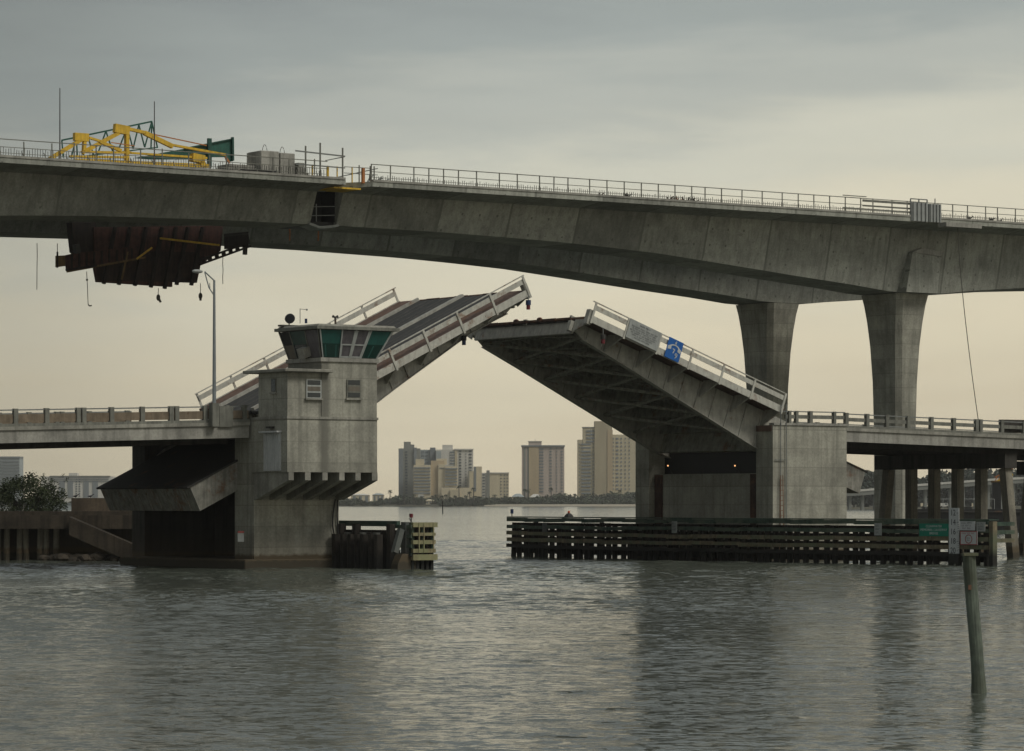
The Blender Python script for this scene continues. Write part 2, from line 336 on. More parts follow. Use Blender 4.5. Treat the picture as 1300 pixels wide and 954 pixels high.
def water_mesh():
    rs = np.random.RandomState(4)
    ys = [-200, -60, 0, 25, 38]; y = 44.
    while y < 330: ys.append(y); y *= 1.00125
    while y < 3400: ys.append(y); y *= 1.03
    ys.append(3400.); ys = np.array(ys)
    c = np.concatenate([[-1, -.55, -.3], np.linspace(-.17, .17, 290), [.3, .55, 1]])
    Y = np.repeat(ys[:, None], len(c), 1)
    wid = np.where(np.abs(c) <= .17, 1, 0)
    X = np.where(np.abs(c)[None, :] <= .1701, c[None, :]*np.maximum(Y, 60)*1.12, 0)
    for j, cc in enumerate(c):
        if abs(cc) > .1701: X[:, j] = np.sign(cc)*np.interp(abs(cc), [.17, 1], [0, 1])**2*3000 + np.sign(cc)*.17*1.12*np.maximum(ys, 60)*(1-np.interp(abs(cc), [.17, 1], [0, 1]))
    Z = np.zeros_like(X); cell = np.maximum(Y, 44)*.0014
    patch = np.zeros_like(X)
    for i in range(7):
        th = rs.uniform(0, 6.28); k = 2*np.pi/rs.uniform(25, 90)
        patch += np.sin(k*(np.cos(th)*X*.45+np.sin(th)*Y*1.1)+rs.uniform(0, 6.28))
    patch = np.clip(.85+.22*patch, .30, 1.45)
    for i in range(64):
        lam = np.exp(rs.uniform(np.log(.45), np.log(4.2))); th = rs.normal(1.35, .65); k = 2*np.pi/lam
        sl_ = .019*(1.0 if lam < 1.6 else .68); ph = rs.uniform(0, 6.28)
        w_ = np.clip((lam/cell-2.2)/2.5, 0, 1)
        arg = k*(np.cos(th)*X+np.sin(th)*Y)+ph
        Z += sl_/k*w_*(np.sin(arg)+.18*np.cos(2*arg))
    Z *= patch; Z[:5] = 0; Z[ys > 900] = 0; Z[:, :3] = 0; Z[:, -3:] = 0
    n, m_ = X.shape
    co = np.stack([X, Y, Z], -1).reshape(-1, 3).astype(np.float32)
    i0 = (np.arange(n-1)[:, None]*m_+np.arange(m_-1)[None, :]).ravel()
    f = np.stack([i0, i0+1, i0+m_+1, i0+m_], -1).astype(np.int32)
    me = bpy.data.meshes.new('water'); me.vertices.add(len(co)); me.vertices.foreach_set('co', co.ravel())
    me.loops.add(f.size); me.loops.foreach_set('vertex_index', f.ravel()); me.polygons.add(len(f))
    me.polygons.foreach_set('loop_start', np.arange(0, f.size, 4, dtype=np.int32)); me.polygons.foreach_set('loop_total', np.full(len(f), 4, np.int32))
    me.update(calc_edges=True); me.polygons.foreach_set('use_smooth', np.ones(len(f), bool)); me.materials.append(M['water'])
    o = bpy.data.objects.new('water', me); COL.objects.link(o); o['kind'] = 'structure'
water_mesh()
g = MB()
xs = [-2900, -1500, -700, -300, -160, -30, 60, 110, 300, 900, 2900]; ys = [2720, 2700, 2690, 2680, 2640, 2625, 2600, 2590, 2580, 2600, 2700]
g.poly([(x, y, .0) for x, y in zip(xs, ys)]+[(x, y+14, 1.6) for x, y in zip(xs, ys)]+[(x, 3350, 2.2) for x in xs],
       [(i, i+1, i+12, i+11) for i in range(10)]+[(i+11, i+12, i+23, i+22) for i in range(10)])
g.build('far_shore_ground', 'land', kind='structure')
g = MB(); xs = [-22, -5, 20, 50, 78, 103, 140]; ys = [2618, 2612, 2603, 2597, 2590, 2586, 2584]
g.poly([(x, y, .05) for x, y in zip(xs, ys)]+[(x, y+13, 1.75) for x, y in zip(xs, ys)], [(i, i+1, i+8, i+7) for i in range(6)])
g.build('sand_beach', 'sand', kind='structure')
MB().hexa([(125, 1640, -.4), (900, 1640, -.4), (900, 2400, -.4), (125, 2400, -.4)], [(127, 1650, 1.1), (900, 1650, 1.1), (900, 2400, 1.3), (127, 2400, 1.3)]).build('right_shore_ground', 'land', kind='structure')
# left bank: raised ground behind a sea wall
MB().hexa([(-150, 226.2, -.5), (-19.1, 226.2, -.5), (-19.1, 262, -.5), (-150, 262, -.5)], [(-150, 226.2, 2.9), (-19.1, 226.2, 2.9), (-19.1, 262, 2.9), (-150, 262, 2.9)]).build('left_bank_ground', 'land', kind='structure')

# ------------------------------------------------------------------ high bridges (segmental box girders)
D = 27.25
bt = [(0, 24.28), (10, 24.22), (19.4, 24.02), (24.7, 23.80), (30, 23.52), (36.7, 22.95), (44.4, 22.27), (50, 21.82), (54.2, 21.40), (57, 21.32)]
def Bz(u):
    d = abs(u-26)
    if d > 57: d = max(0, 114-d)
    return float(np.interp(d, [q[0] for q in bt], [q[1] for q in bt]))
def stations(a, b_, n=2.0):
    k = max(1, int(round((b_-a)/n))); return [a+(b_-a)*i/k for i in range(k+1)]
def body(V, a, b_):
    s = []
    for u in stations(a, b_):
        z = Bz(u); s.append([(u, V+3, D), (u, V+3, D-.66), (u, V+4, z), (u, V+8.9, z), (u, V+9.9, D-.66), (u, V+12.8, D-.36), (u, V+12.8, D)])
    return s
def wing(V, a, b_):
    return [[(u, V, D), (u, V, D-.36), (u, V+2.997, D-.656), (u, V+2.997, D)] for u in (a, b_)]
def deckline(V, a, b_): return [[(u, V-.06, D+.003), (u, V-.06, D+.16), (u, V+.35, D+.16), (u, V+.35, D+.003)] for u in (a, b_)]
U0, U1 = -60., 128.
near = T('box_girder_bridge', (24, 44, D), 'grey concrete high bridge nearer the viewer with an open closure gap in its side', 'bridge')
near.add('gap_shade_sheet', MB().box(23.752, 23.78, 42.15, 43.95, Bz(24)+.26, D-.34), 'black'); near.add('gap_shade_sheet', MB().box(25.96, 25.998, 42.15, 43.95, Bz(24)+.26, D-.34), 'black')  # black sheets added on the gap ends, painting its deep shade
near.add('girder', MB().loft(body(38, U0, 23.75)), 'conc_new', label='left cantilever of the high bridge, ending at the gap')
near.add('girder', MB().loft(body(38, 26.0, U1)), 'conc_new', label='right cantilever of the high bridge')
near.add('deck_wing', MB().loft(wing(38, U0, 24.35)), 'conc_new')
near.add('deck_wing', MB().loft([[(24.6, 40.9, D-.02), (24.6, 40.9, D-.5), (24.6, 40.99, D-.6), (24.6, 40.99, D-.02)]]+wing(38, 26.65, U1)), 'conc_new')
near.add('edge_curb', MB().loft(deckline(38, U0, 24.3)), 'conc_pale')
near.add('edge_curb', MB().loft(deckline(38, 26.7, U1)), 'conc_pale')
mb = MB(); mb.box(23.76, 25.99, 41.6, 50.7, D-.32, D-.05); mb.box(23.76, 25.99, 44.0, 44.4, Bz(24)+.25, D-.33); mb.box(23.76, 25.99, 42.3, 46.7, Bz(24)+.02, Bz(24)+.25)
near.add('closure_shaded_slabs', mb, 'black', label='unfinished gap between the two cantilevers, its inner shade painted black')  # black here is the shade inside the gap, put into the colour
mb = MB()
for z in (24.9, 25.55): mb.beam((23.77, 42.0, z), (25.98, 42.0, z+.15), .05, .06)
mb.beam((24.3, 42, 24.5), (24.3, 42, 25.8), .06, .06)
near.add('gap_guard_rail', mb, 'pipe')
near.add('closure_platform', MB().box(23.6, 25.9, 38.4, 40.9, D-.62, D-.5), 'yellow')
near.add('gap_bottom_tarpaulin', MB().loft([[(23.6+i*.42, 41.8, Bz(24)+.12-(.0, .1, .22, .2, .14, .1, 0)[i]), (23.6+i*.42, 41.8, Bz(24)-.06-(.0, .1, .22, .2, .14, .1, 0)[i]), (23.6+i*.42, 43.2, Bz(24)-.1-(.0, .1, .22, .2, .14, .1, 0)[i]), (23.6+i*.42, 43.2, Bz(24)+.1-(.0, .1, .22, .2, .14, .1, 0)[i])] for i in range(7)]), 'sign_grey')
far = T('box_girder_bridge', (24, 61, D), 'second high bridge running close behind the first, its dark side seen below it', 'bridge')
far.add('girder', MB().loft(body(54.7, U0, U1)), 'conc_new')
far.add('deck_wing', MB().loft(wing(54.7, U0, U1)), 'conc_new')

def pier(base_u, vc, label, head=True):
    P = T('bridge_pier', (base_u, vc, 0), label, 'bridge pier', 'flared piers of the high bridges')
    mb = MB(); secs = []; top = Bz(base_u)-.02
    prof = [(-1.5, 1.12, 1.75), (5, 1.12, 1.75), (10, 1.14, 1.77), (14, 1.22, 1.84), (17, 1.36, 2.0), (19, 1.52, 2.2), (20.4, 1.66, 2.42), (top, 1.8, 2.62)]
    for z, a, b_ in prof:
        c = .42
        secs.append([(base_u+x, vc+y, z) for x, y in ((-a+c, -b_), (a-c, -b_), (a, -b_+c), (a, b_-c), (a-c, b_), (-a+c, b_), (-a, b_-c), (-a, -b_+c))])
    P.add('shaft', mb.loft(secs), 'conc')
    v0 = vc-3.55; mb = MB() if head else None
    if head:
        mb.loft([[(base_u+1.6, v0+q_, top+.02), (base_u-1.9, v0+q_, top+.02), (base_u-1.15, v0+q_+k_, top+3.35), (base_u+2.0, v0+q_+k_, top+3.1)] for q_, k_ in ((0, .02), (1.6, 0))])
        P.add('pier_head', mb, 'conc_new')
        P.add('head_cap', MB().loft([[(base_u-1.2, v0+q_-.05, top+3.36), (base_u-.1, v0+q_-.05, top+3.75), (base_u+2.25, v0+q_-.05, top+3.5), (base_u+2.1, v0+q_-.05, top+3.12)] for q_ in (0, 1.6)]), 'conc_pale')
    P.add('footing', MB().box(base_u-3.2, base_u+3.2, vc-3.6, vc+3.6, -2, .35), 'conc')
    return P
pier(82.95, 44.4, 'flared concrete pier in full view under the nearer high bridge'); pier(82.8, 61.1, 'shaded flared concrete pier behind the right drawbridge leaf', False)

# railing of the near high bridge: posts are parts
rail = T('deck_railing', (26, 38.2, D+.16), 'thin pipe railing with rebar stubs along the right cantilever of the high bridge', 'railing')
def railing(R, a, b_, v, z0, hgt, step, jit=.25, mat='rail_grey', rails=(1., .52, .12)):
    R.add('rail', MB().beam((a, v, z0+hgt), (b_, v, z0+hgt), .05, .06), mat)
    R.add('rail', MB().beam((a, v, z0+hgt*.52), (b_, v, z0+hgt*.52), .04, .045), mat)
    R.add('rail', MB().beam((a, v+.02, z0+hgt*.16), (b_, v+.02, z0+hgt*.16), .03, .035), mat)
    u = a; k = 0; src = None
    while u < b_ and k < 98:
        if src is None:
            src = R.add('post', MB().beam((a, v+.04, z0), (a, v+.04, z0+hgt+.04), .06, .07), mat)
        else:
            o = dup(src, R.e, (u-a, 0, 0)); o.rotation_euler = (0, random.uniform(-.015, .015), 0)
        u += step*random.choice((.8, 1.0, 1.0, 1.25)); k += 1
    # rebar comb behind the railing
    mb = MB(); u = a
    while u < b_:
        hh = random.uniform(.28, .44)*(1.5 if a < 0 else 1); mb.beam((u, v+.32, z0-.02), (u+random.uniform(-.04, .04), v+.32, z0+hh), .028, .028); u += .2
    R.add('rebar', mb, 'dark_steel', kind='stuff')
railing(rail, 26.7, 118, 38.2, D+.16, 1.12, 1.65)
rail2 = T('deck_railing', (0, 38.2, D+.16), 'thin pipe railing with curved brackets along the left cantilever of the high bridge', 'railing')
railing(rail2, -12, 22.9, 38.2, D+.16, 1.10, 1.7)
mb = MB()
for i in range(20):
    u = -10+i*1.68
    mb.tube([(u, 38.15, D+.5), (u+.1, 38.1, D+.2), (u+.3, 38.05, D-.05)], .035, 5)
rail2.add('curved_brackets', mb, 'rail_grey')
# temporary rails at the gap
gp = T('gap_barrier', (24, 38.4, D+.16), 'tall scaffold rails with yellow posts around the gap in the high bridge deck', 'barrier')
mb = MB()
for px_, h0 in ((388, 2.3), (406.5, 2.6), (435, 2.35)):
    u = Pv(px_, 220, 38.4)[0]; mb.beam((u, 38.4, D), (u, 38.4, D+h0), .09, .09)
gp.add('scaffold_posts', mb, 'rail_grey')
mb = MB(); ua, ub = Pv(375, 0, 38.4)[0], Pv(438, 0, 38.4)[0]
mb.beam((ua, 38.4, D+1.9), (ub, 38.4, D+1.75), .06, .1); mb.beam((ua, 38.4, D+.95), (ub, 38.4, D+.9), .05, .09); mb.beam((Pv(414, 0, 38.4)[0], 38.5, D+1.35), (ub, 38.5, D+1.72), .05, .07)
mb.beam((ub-.6, 38.5, D+.2), (ub+3.2, 39, D+1.1), .05, .07); mb.beam((ub, 38.5, D+.55), (ub+3.2, 39, D+.62), .04, .05); mb.beam((ub, 38.5, D+1.0), (ub+2.6, 39, D+1.08), .04, .05)
gp.add('scaffold_rails', mb, 'pipe')
for px_, mt, ww in ((396.5, 'yellow', .09), (416, 'yellow', .14), (428, 'yellow', .07), (447, 'yellow', .07), (461, 'orange', .2), (456, 'rail_grey', .07), (470, 'rail_grey', .07), (475, 'rail_grey', .07)):
    u = Pv(px_, 0, 38.6)[0]; gp.add('post', MB().beam((u, 38.6, D-.1), (u, 38.6, D+(1.0 if mt != 'rail_grey' else 1.2)), ww, ww), mt)
mb = MB(); random.seed(3)
for i in range(16):
    u = Pv(466+i*1.2, 0, 39)[0]; mb.beam((u, 39, D+.05), (u+random.uniform(.4, 1.2), 39.4, D+random.uniform(.3, .9)-i*.03), .04, .05)
gp.add('loose_bars', mb, 'pipe')
# concrete counterweight blocks, lifting loops, reel
for px0, px1, top, lab in ((331.5, 354.5, 191, 'pale concrete counterweight block with a wire loop, left of the pair on the deck'), (356, 374.5, 194, 'pale concrete counterweight block with a wire loop, right of the pair on the deck')):
    a, z = Pv(px0, top, 39.3); b_, _ = Pv(px1, top, 39.3)
    K = T('concrete_block', ((a+b_)/2, 40.2, D+.17), lab, 'concrete block', 'counterweight blocks on the high bridge')
    K.add('block', MB().box(a, b_, 39.3, 41.2, D+.17, z), 'conc_pale', bevel=.04)
    c = (a+b_)/2-.1
    K.add('lifting_loop', MB().tube([(c-.22+.44*i/8, 39.9, z-.05+.55*math.sin(math.pi*i/8)**.7) for i in range(9)], .022, 5), 'dark_steel')
for px0, px1, top, lab in ((288, 328, 207.5, 'long low pale concrete slab stack left of the counterweight blocks'), (376, 391, 206, 'small crate of pale rods right of the counterweight blocks')):
    a, z = Pv(px0, top, 39.5); b_, _ = Pv(px1, top, 39.5)
    K = T('slab_stack', ((a+b_)/2, 40.2, D+.17), lab, 'slab stack')
    n = 3
    for i in range(n): K.add('slab', MB().box(a+.1*i, b_-.15*i, 39.4+.05*i, 41.2, D+.175+(z-D-.17)*i/n, D+.17+(z-D-.17)*(i+1)/n-.03), 'conc_pale')
# flat black bundles behind the rail
for px0, px1, lab in ((300, 352, 'dark rebar bundle lying on the deck below the concrete blocks'), (1108, 1124, 'dark timber bundle lying on the deck left of the tall panels')):
    a = Pv(px0, 0, 38.7)[0]; b_ = Pv(px1, 0, 38.7)[0]; mb = MB()
    for i in range(14): mb.tube([(a+random.uniform(0, .5), 38.6+.05*(i % 5), D+.2+.06*(i//5)), (b_-random.uniform(0, .6), 38.6+.05*(i % 5), D+.22+.06*(i//5))], .03, 5)
    tag(mb.build('rebar_bundle', 'dark_steel', None), lab, 'rebar bundle')
    o = bpy.data.objects['rebar_bundle'] if 'rebar_bundle' in bpy.data.objects and not bpy.data.objects['rebar_bundle'].get('done') else COL.objects[-1]
    o['done'] = 1; o.location = B2W(0, 0); o.rotation_euler = (0, 0, AL); del o['done']
# tall panels right
P_ = T('formwork_panel_stack', (86, 38.6, D), 'tall grey form panels standing on the deck above the full pier', 'form panels')
for px0, px1, top, bot in ((1156, 1177, 257, 282), (1178, 1194, 259, 283)):
    a, z1 = Pv(px0, top, 38.0); b_, z0 = Pv(px1, bot, 38.0)
    P_.add('panel', MB().box(a, b_-.05, 37.85, 38.1, z0, z1), 'sign_grey')
    mb = MB()
    for i in range(4): mb.box(a+(b_-a)*(i+.2)/4, a+(b_-a)*(i+.2)/4+.08, 37.76, 37.85, z0+.02, z1-.02)
    P_.add('ribs', mb, 'pipe')
mb = MB(); a, z = Pv(1156, 252.5, 37.9); b_, _ = Pv(1177, 253, 37.9)
mb.beam((a, 37.9, z), (b_, 37.9, z), .08, .08); mb.beam((a, 37.9, z), (a, 37.9, z-1), .08, .08); mb.beam((b_, 37.9, z), (b_, 37.9, z-1.6), .08, .08); mb.beam(((a+b_)/2, 37.9, z), ((a+b_)/2, 37.9, z-1), .08, .08)
c = Pv(1187, 0, 37.9)[0]; mb.beam((c, 37.9, z-1), (c, 37.9, z+.15), .06, .06)
P_.add('frame', mb, 'pipe')
a, z = Pv(1193, 283, 37.7); b_, _ = Pv(1238, 284, 37.7)
P_.add('work_platform', MB().box(a, b_, 36.9, 37.93, z-.35, z), 'conc_pale')
K = T('slat_panel_rail', (74, 38.3, D+.16), 'wide plank panels fixed to the railing left of the tall form panels', 'plank rail')
a = Pv(1070, 0, 38.1)[0]; b_ = Pv(1155, 0, 38.1)[0]; a2 = Pv(1095, 0, 38.1)[0]
for z, aa in ((D+1.0, a2), (D+.62, a2), (D+.36, a)): K.add('plank', MB().box(aa, b_, 38.07, 38.12, z, z+.19 if z > D+.9 else z+.1), 'rail_grey')
K.add('plank', MB().box(a, a2+.4, 38.07, 38.12, D+1.38, D+1.45), 'rail_grey')
random.seed(5)
for i, (px_, c_) in enumerate(((849, 'form_red'), (858, 'orange'), (868, 'form_red'), (874, 'dark_steel'), (880, 'form_red'), (760, 'form_red'), (796, 'dark_steel'), (1228, 'dark_steel'), (1257, 'dark_steel'), (1268, 'dark_steel'))):
    u = Pv(px_, 0, 39)[0]; mb = MB()
    for j in range(5): mb.beam((u-.3+.1*j, 38.7+.1*j, D+.05), (u+random.uniform(-.3, .5), 38.8, D+random.uniform(.25, .5)), .12, .05)
    o = mb.build('debris_pile', c_, None); o.location = B2W(0, 0); o.rotation_euler = (0, 0, AL)
    tag(o, 'small heap of timber and steel scraps on the high bridge deck behind the pipe railing', 'debris', 'scrap heaps along the high bridge deck')

# ---- yellow form travellers and green truss standing on the deck
VT = 46.0
def Q(px, py, v=VT): u, z = Pv(px, py, v); return Vector((u, v, z))
def traveller(pts, v, label, extra):
    G = T('form_traveller', (*Q(150, 209, v).xy, D+.02), label, 'form traveller', 'yellow form travellers')
    names = []
    for nm, a, b_, w_, h_, mt in pts:
        G.add(nm, MB().beam(Q(*a, v), Q(*b_, v), w_*.7, h_*(.66 if nm in ('node_plate', 'support_block') else .52)), mt)
    return G
# (zoom origin 60,140, scale 8.125)
z2 = lambda x, y: (60+x/8.125, 140+y/8.125)
traveller([('leg', z2(30, 500), z2(360, 300), .45, .5, 'yellow'), ('node_plate', z2(275, 275), z2(420, 285), .5, .85, 'yellow'),
           ('post', z2(385, 300), z2(378, 420), .4, .45, 'yellow'), ('top_chord', z2(430, 285), z2(560, 325), .35, .3, 'yellow'),
           ('back_stay', z2(540, 325), z2(760, 420), .4, .42, 'yellow'), ('tie_rod', z2(660, 335), z2(900, 370), .1, .12, 'orange'),
           ('bottom_chord', z2(230, 478), z2(800, 488), .4, .28, 'yellow')], 44.0, 'smaller yellow form traveller frame, left on the high bridge deck', 0)
traveller([('leg', z2(360, 440), z2(740, 235), .45, .5, 'yellow'), ('node_plate', z2(690, 185), z2(840, 215), .55, .95, 'yellow'),
           ('post', z2(820, 240), z2(820, 545), .5, .5, 'yellow'), ('top_chord', z2(840, 195), z2(1010, 235), .45, .42, 'yellow'),
           ('back_stay', z2(1000, 235), z2(1290, 375), .45, .6, 'yellow'), ('back_stay', z2(1230, 350), (287, 197), .4, .3, 'yellow'),
           ('tie_rod', z2(1000, 230), (262, 185), .12, .14, 'orange'), ('bottom_chord', z2(360, 432), z2(860, 440), .4, .3, 'yellow'),
           ('bottom_chord', z2(820, 440), (262, 201), .4, .26, 'yellow'), ('rail_beam', z2(280, 520), (265, 211), .5, .5, 'yellow'),
           ('support_block', (243, 200), (258, 203), .8, .9, 'yellow'), ('support_block', (254, 203), (257, 212), .8, .6, 'yellow')], 46.0, 'larger yellow form traveller frame, right on the high bridge deck', 0)
z3 = z2
G = T('green_truss', (*Q(140, 209, 48.5).xy, D+.02), 'sloping dark green lattice truss rising behind the yellow form travellers', 'truss')
G.add('top_chord', MB().beam(Q(*z2(150, 312), 48.5), Q(*z2(1078, 118), 48.5), .13, .12), 'green_steel')
G.add('bottom_chord', MB().beam(Q(*z2(240, 492), 48.5), Q(*z2(1140, 385), 48.5), .10, .09), 'green_steel')
ends = [(150, 312, 165, 490), (300, 285, 250, 480), (300, 285, 310, 470), (415, 262, 370, 465), (415, 262, 480, 470), (605, 218, 510, 480), (605, 218, 680, 440), (825, 178, 730, 420), (825, 178, 885, 400), (945, 152, 885, 400), (945, 152, 1005, 385), (1078, 118, 1005, 385), (1078, 118, 1070, 400), (1078, 118, 1135, 380)]
for x0, y0, x1, y1 in ends: G.add('lattice_bar', MB().beam(Q(*z2(x0, y0), 48.5), Q(*z2(x1, y1), 48.5), .08, .085), 'green_steel')
G = T('green_girder_form', (*Q(270, 209, 45).xy, D+.02), 'dark green steel wedge form with a tall upright plate beside the yellow travellers', 'steel form')
z4 = lambda x, y: (200+x/8.125, 160+y/8.125)
def plate(pts, v0, v1):
    mb = MB(); a = [Q(*z4(*q), v0) for q in pts]; assert v1 > v0
    return mb.hexa(a, [q+Vector((0, v1-v0, 0)) for q in a])
G.add('wedge_plate', plate([(-230, 330), (280, 235), (520, 185), (520, 345), (-60, 345)], 47.5, 47.8), 'green_steel')
G.add('end_plate', plate([(528, 180), (770, 138), (768, 250), (782, 275), (780, 365), (735, 370), (720, 320), (528, 320)], 47.4, 47.8), 'green_steel')
G.add('upright', MB().beam(Q(*z4(535, 130), 47.3), Q(*z4(535, 430), 47.3), .2, .3), 'green_dark')
G.add('edge_flange', MB().beam(Q(*z4(280, 232), 47.4), Q(*z4(772, 135), 47.4), .3, .08), 'green_dark')
G.add('end_flange', MB().beam(Q(*z4(772, 118), 47.3), Q(*z4(775, 360), 47.3), .25, .14), 'green_dark')
G.add('brace', MB().beam(Q(*z4(700, 320), 47.2), Q(*z4(742, 385), 47.2), .12, .14), 'orange')
for px_, top, bot, lab in ((76, 112, 188, 'thin tall mast left of the yellow travellers'), (196, 129, 200, 'thin tall mast beside the top end of the green truss')):
    u, z1 = Pv(px_, top, 43); o = MB().tube([(0, 0, 0), (0, 0, z1-D-.05)], .05, 6, .03).build('mast', 'dark_steel'); o.location = B2W(u, 43, D+.05); tag(o, lab, 'mast')

# ---- formwork hanging below the high bridges
H = T('hanging_formwork', (6, 56, 20), 'large dark reddish slatted form hanging under the high bridges', 'formwork')
def R_(px, py, v=53.3): u, z = Pv(px, py, v); return (u, v, z)
z5 = lambda x, y: (60+x/4.815, 270+y/4.815)
def sheet(H, name, pts, v0, v1, mat):
    a = [Vector(R_(*z5(*q), v0)) for q in pts]; return H.add(name, MB().hexa(a, [q+Vector((0, v1-v0, 0)) for q in a]), mat)
sheet(H, 'form_face', [(285, 90), (290, 345), (305, 425), (765, 455), (765, 425), (915, 430), (938, 320), (1060, 235), (1075, 80)], 53.3, 53.6, 'form_red')
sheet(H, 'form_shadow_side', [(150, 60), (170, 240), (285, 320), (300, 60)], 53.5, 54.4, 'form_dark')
mb = MB()
for i in range(34):
    y = 232+i*6.2
    a = Vector(R_(*z5(300, y+ 2), 53.28)); b_ = Vector(R_(*z5(930 if y < 330 else 915, y+14), 53.28))
    if y < 415: mb.beam(a, b_, .05, .05)
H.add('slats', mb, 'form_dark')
for x in (345, 437, 535, 633, 717, 790, 880):
    top = (x+70, 90); bt_ = (x, 440 if x < 700 else (468 if x == 717 else 440)); bt_ = (x, {345: 436, 437: 442, 535: 448, 633: 458, 717: 466, 790: 442, 880: 445}[x])
    H.add('rib', MB().beam(R_(*z5(*top), 53.1), R_(*z5(*bt_), 53.1), .28, .22), 'form_dark')
H.add('tie_bar', MB().beam(R_(*z5(690, 158), 52.9), R_(*z5(1050, 200), 52.9), .15, .13), 'yellow')
H.add('tie_bar', MB().beam(R_(*z5(120, 362), 52.9), R_(*z5(600, 275), 52.9), .15, .14), 'form_wood')
H.add('tie_bar', MB().beam(R_(*z5(455, 410), 52.9), R_(*z5(492, 240), 52.9), .1, .12), 'form_wood')
H.add('tie_bar', MB().beam(R_(*z5(545, 285), 52.85), R_(*z5(640, 215), 52.85), .1, .12), 'yellow')
W = T('work_platform', (-2, 55, 22), 'wooden work platform with plank sides jutting left from the hanging formwork', 'platform')
def sheetW(Wt, name, pts, v0, v1, mat):
    a = [Vector(R_(*z5(*q), v0)) for q in pts]; return Wt.add(name, MB().hexa(a, [q+Vector((0, v1-v0, 0)) for q in a]), mat)
sheetW(W, 'end_board', [(55, 265), (55, 335), (110, 328), (110, 262)], 52.6, 52.75, 'form_wood')
sheetW(W, 'side_boards', [(110, 262), (118, 345), (150, 360), (560, 285), (560, 205), (160, 250)], 52.9, 53.05, 'form_red')
for i in range(9): W.add('side_post', MB().beam(R_(*z5(150+i*46, 252-i*4), 52.8), R_(*z5(150+i*46, 345-i*8), 52.8), .1, .12), 'form_dark')
W.add('bottom_rail', MB().beam(R_(*z5(115, 352), 52.7), R_(*z5(300, 325), 52.7), .2, .16), 'form_dark')
W.add('corner_post', MB().beam(R_(*z5(62, 240), 52.6), R_(*z5(62, 338), 52.6), .1, .1), 'form_dark')
W.add('hanger', MB().beam(R_(*z5(62, 190), 52.6), R_(*z5(62, 245), 52.6), .04, .04), 'rope')
W.add('clamp', MB().beam(R_(*z5(175, 195), 52.7), R_(*z5(185, 250), 52.7), .5, .35), 'dark_steel')
W2 = T('work_platform', (20, 55, 22), 'dark slatted work platform with sloping underside jutting right from the hanging formwork', 'platform')
mb = MB()
for i in range(4): mb.beam(R_(*z5(1085, 135+i*26), 52.6), R_(*z5(1228, 122+i*24), 52.6), .1, .3 if i else .12)
W2.add('side_planks', mb, 'form_dark')
sheetW(W2, 'backing', [(1085, 130), (1085, 225), (1240, 190), (1228, 118)], 52.9, 53.0, 'conc_dark')
W2.add('bottom_rail', MB().beam(R_(*z5(935, 318), 52.6), R_(*z5(1245, 205), 52.6), .2, .14), 'form_dark')
W2.add('walkway_rail', MB().beam(R_(*z5(935, 290), 52.6), R_(*z5(1200, 195), 52.6), .2, .14), 'form_dark')
mb = MB()
for i in range(7): mb.beam(R_(*z5(950+i*42, 285-i*15), 52.6), R_(*z5(955+i*42, 312-i*15.4), 52.6), .15, .3)
W2.add('walkway_slats', mb, 'form_dark')
W2.add('end_weight', MB().beam(R_(*z5(1210, 215), 52.6), R_(*z5(1208, 258), 52.6), .3, .25), 'dark_steel')
# ropes and hooks hanging from the works
for i, (x0, y0, x1, y1, hook, lab) in enumerate(((47, 309, 47, 368, 0, 'thin rope hanging alone left of the wooden platform'), (110, 345, 112, 387, 1, 'knotted rope hanging below the wooden platform'),
        (283, 326, 283, 361, 0, 'thin rope hanging below the right dark platform'), (201, 366, 201, 378, 2, 'short rope with a dark hook below the middle of the formwork'), (254.5, 360, 254.5, 376, 2, 'short rope with a dark weight beside the lamp head'),
        (368, 287, 368, 306, 3, 'short orange rod hanging left of the gap'), (404, 289, 404, 306, 3, 'short orange rod hanging below the gap'))):
    a = Vector(R_(x0, y0, 52.6)); b_ = Vector(R_(x1, y1, 52.6)); mb = MB()
    mb.tube([(0, 0, 0)]+[tuple((b_-a)*k/4+Vector((random.uniform(-.02, .02), 0, 0))) for k in (1, 2, 3, 4)], .06 if hook == 3 else .028, 5)
    d = b_-a
    if hook == 1: mb.ball(d*.25, .09); mb.tube([d, d+Vector((.12, 0, -.1)), d+Vector((.28, 0, -.05))], .05, 5)
    if hook == 2: mb.ball(d, .16, (1, 1, 1.6)); mb.beam(d, d+Vector((.2 if i == 3 else 0, 0, -.35)), .12, .14)
    o = mb.build('hanging_rope' if hook < 3 else 'hanging_rod', 'orange' if hook == 3 else 'rope'); o.location = B2W(*a); o.rotation_euler = (0, 0, AL)
    tag(o, lab, 'rope' if hook < 3 else 'rod')
a = Pv(1216, 290, 37.6); b_ = Pv(1242, 534, 37.6)
pts = []
for i in range(17):
    k = i/16; pts.append((a[0]+(b_[0]-a[0])*(k**1.35), 0, a[1]+(b_[1]-a[1])*k))
o = MB().tube([(p[0]-a[0], 0, p[2]-a[1]) for p in pts], .035, 5).build('sagging_cable', 'rope'); o.location = B2W(a[0], 37.6, a[1]); o.rotation_euler = (0, 0, AL); tag(o, 'single long cable hanging from the high bridge right of the full pier', 'cable')

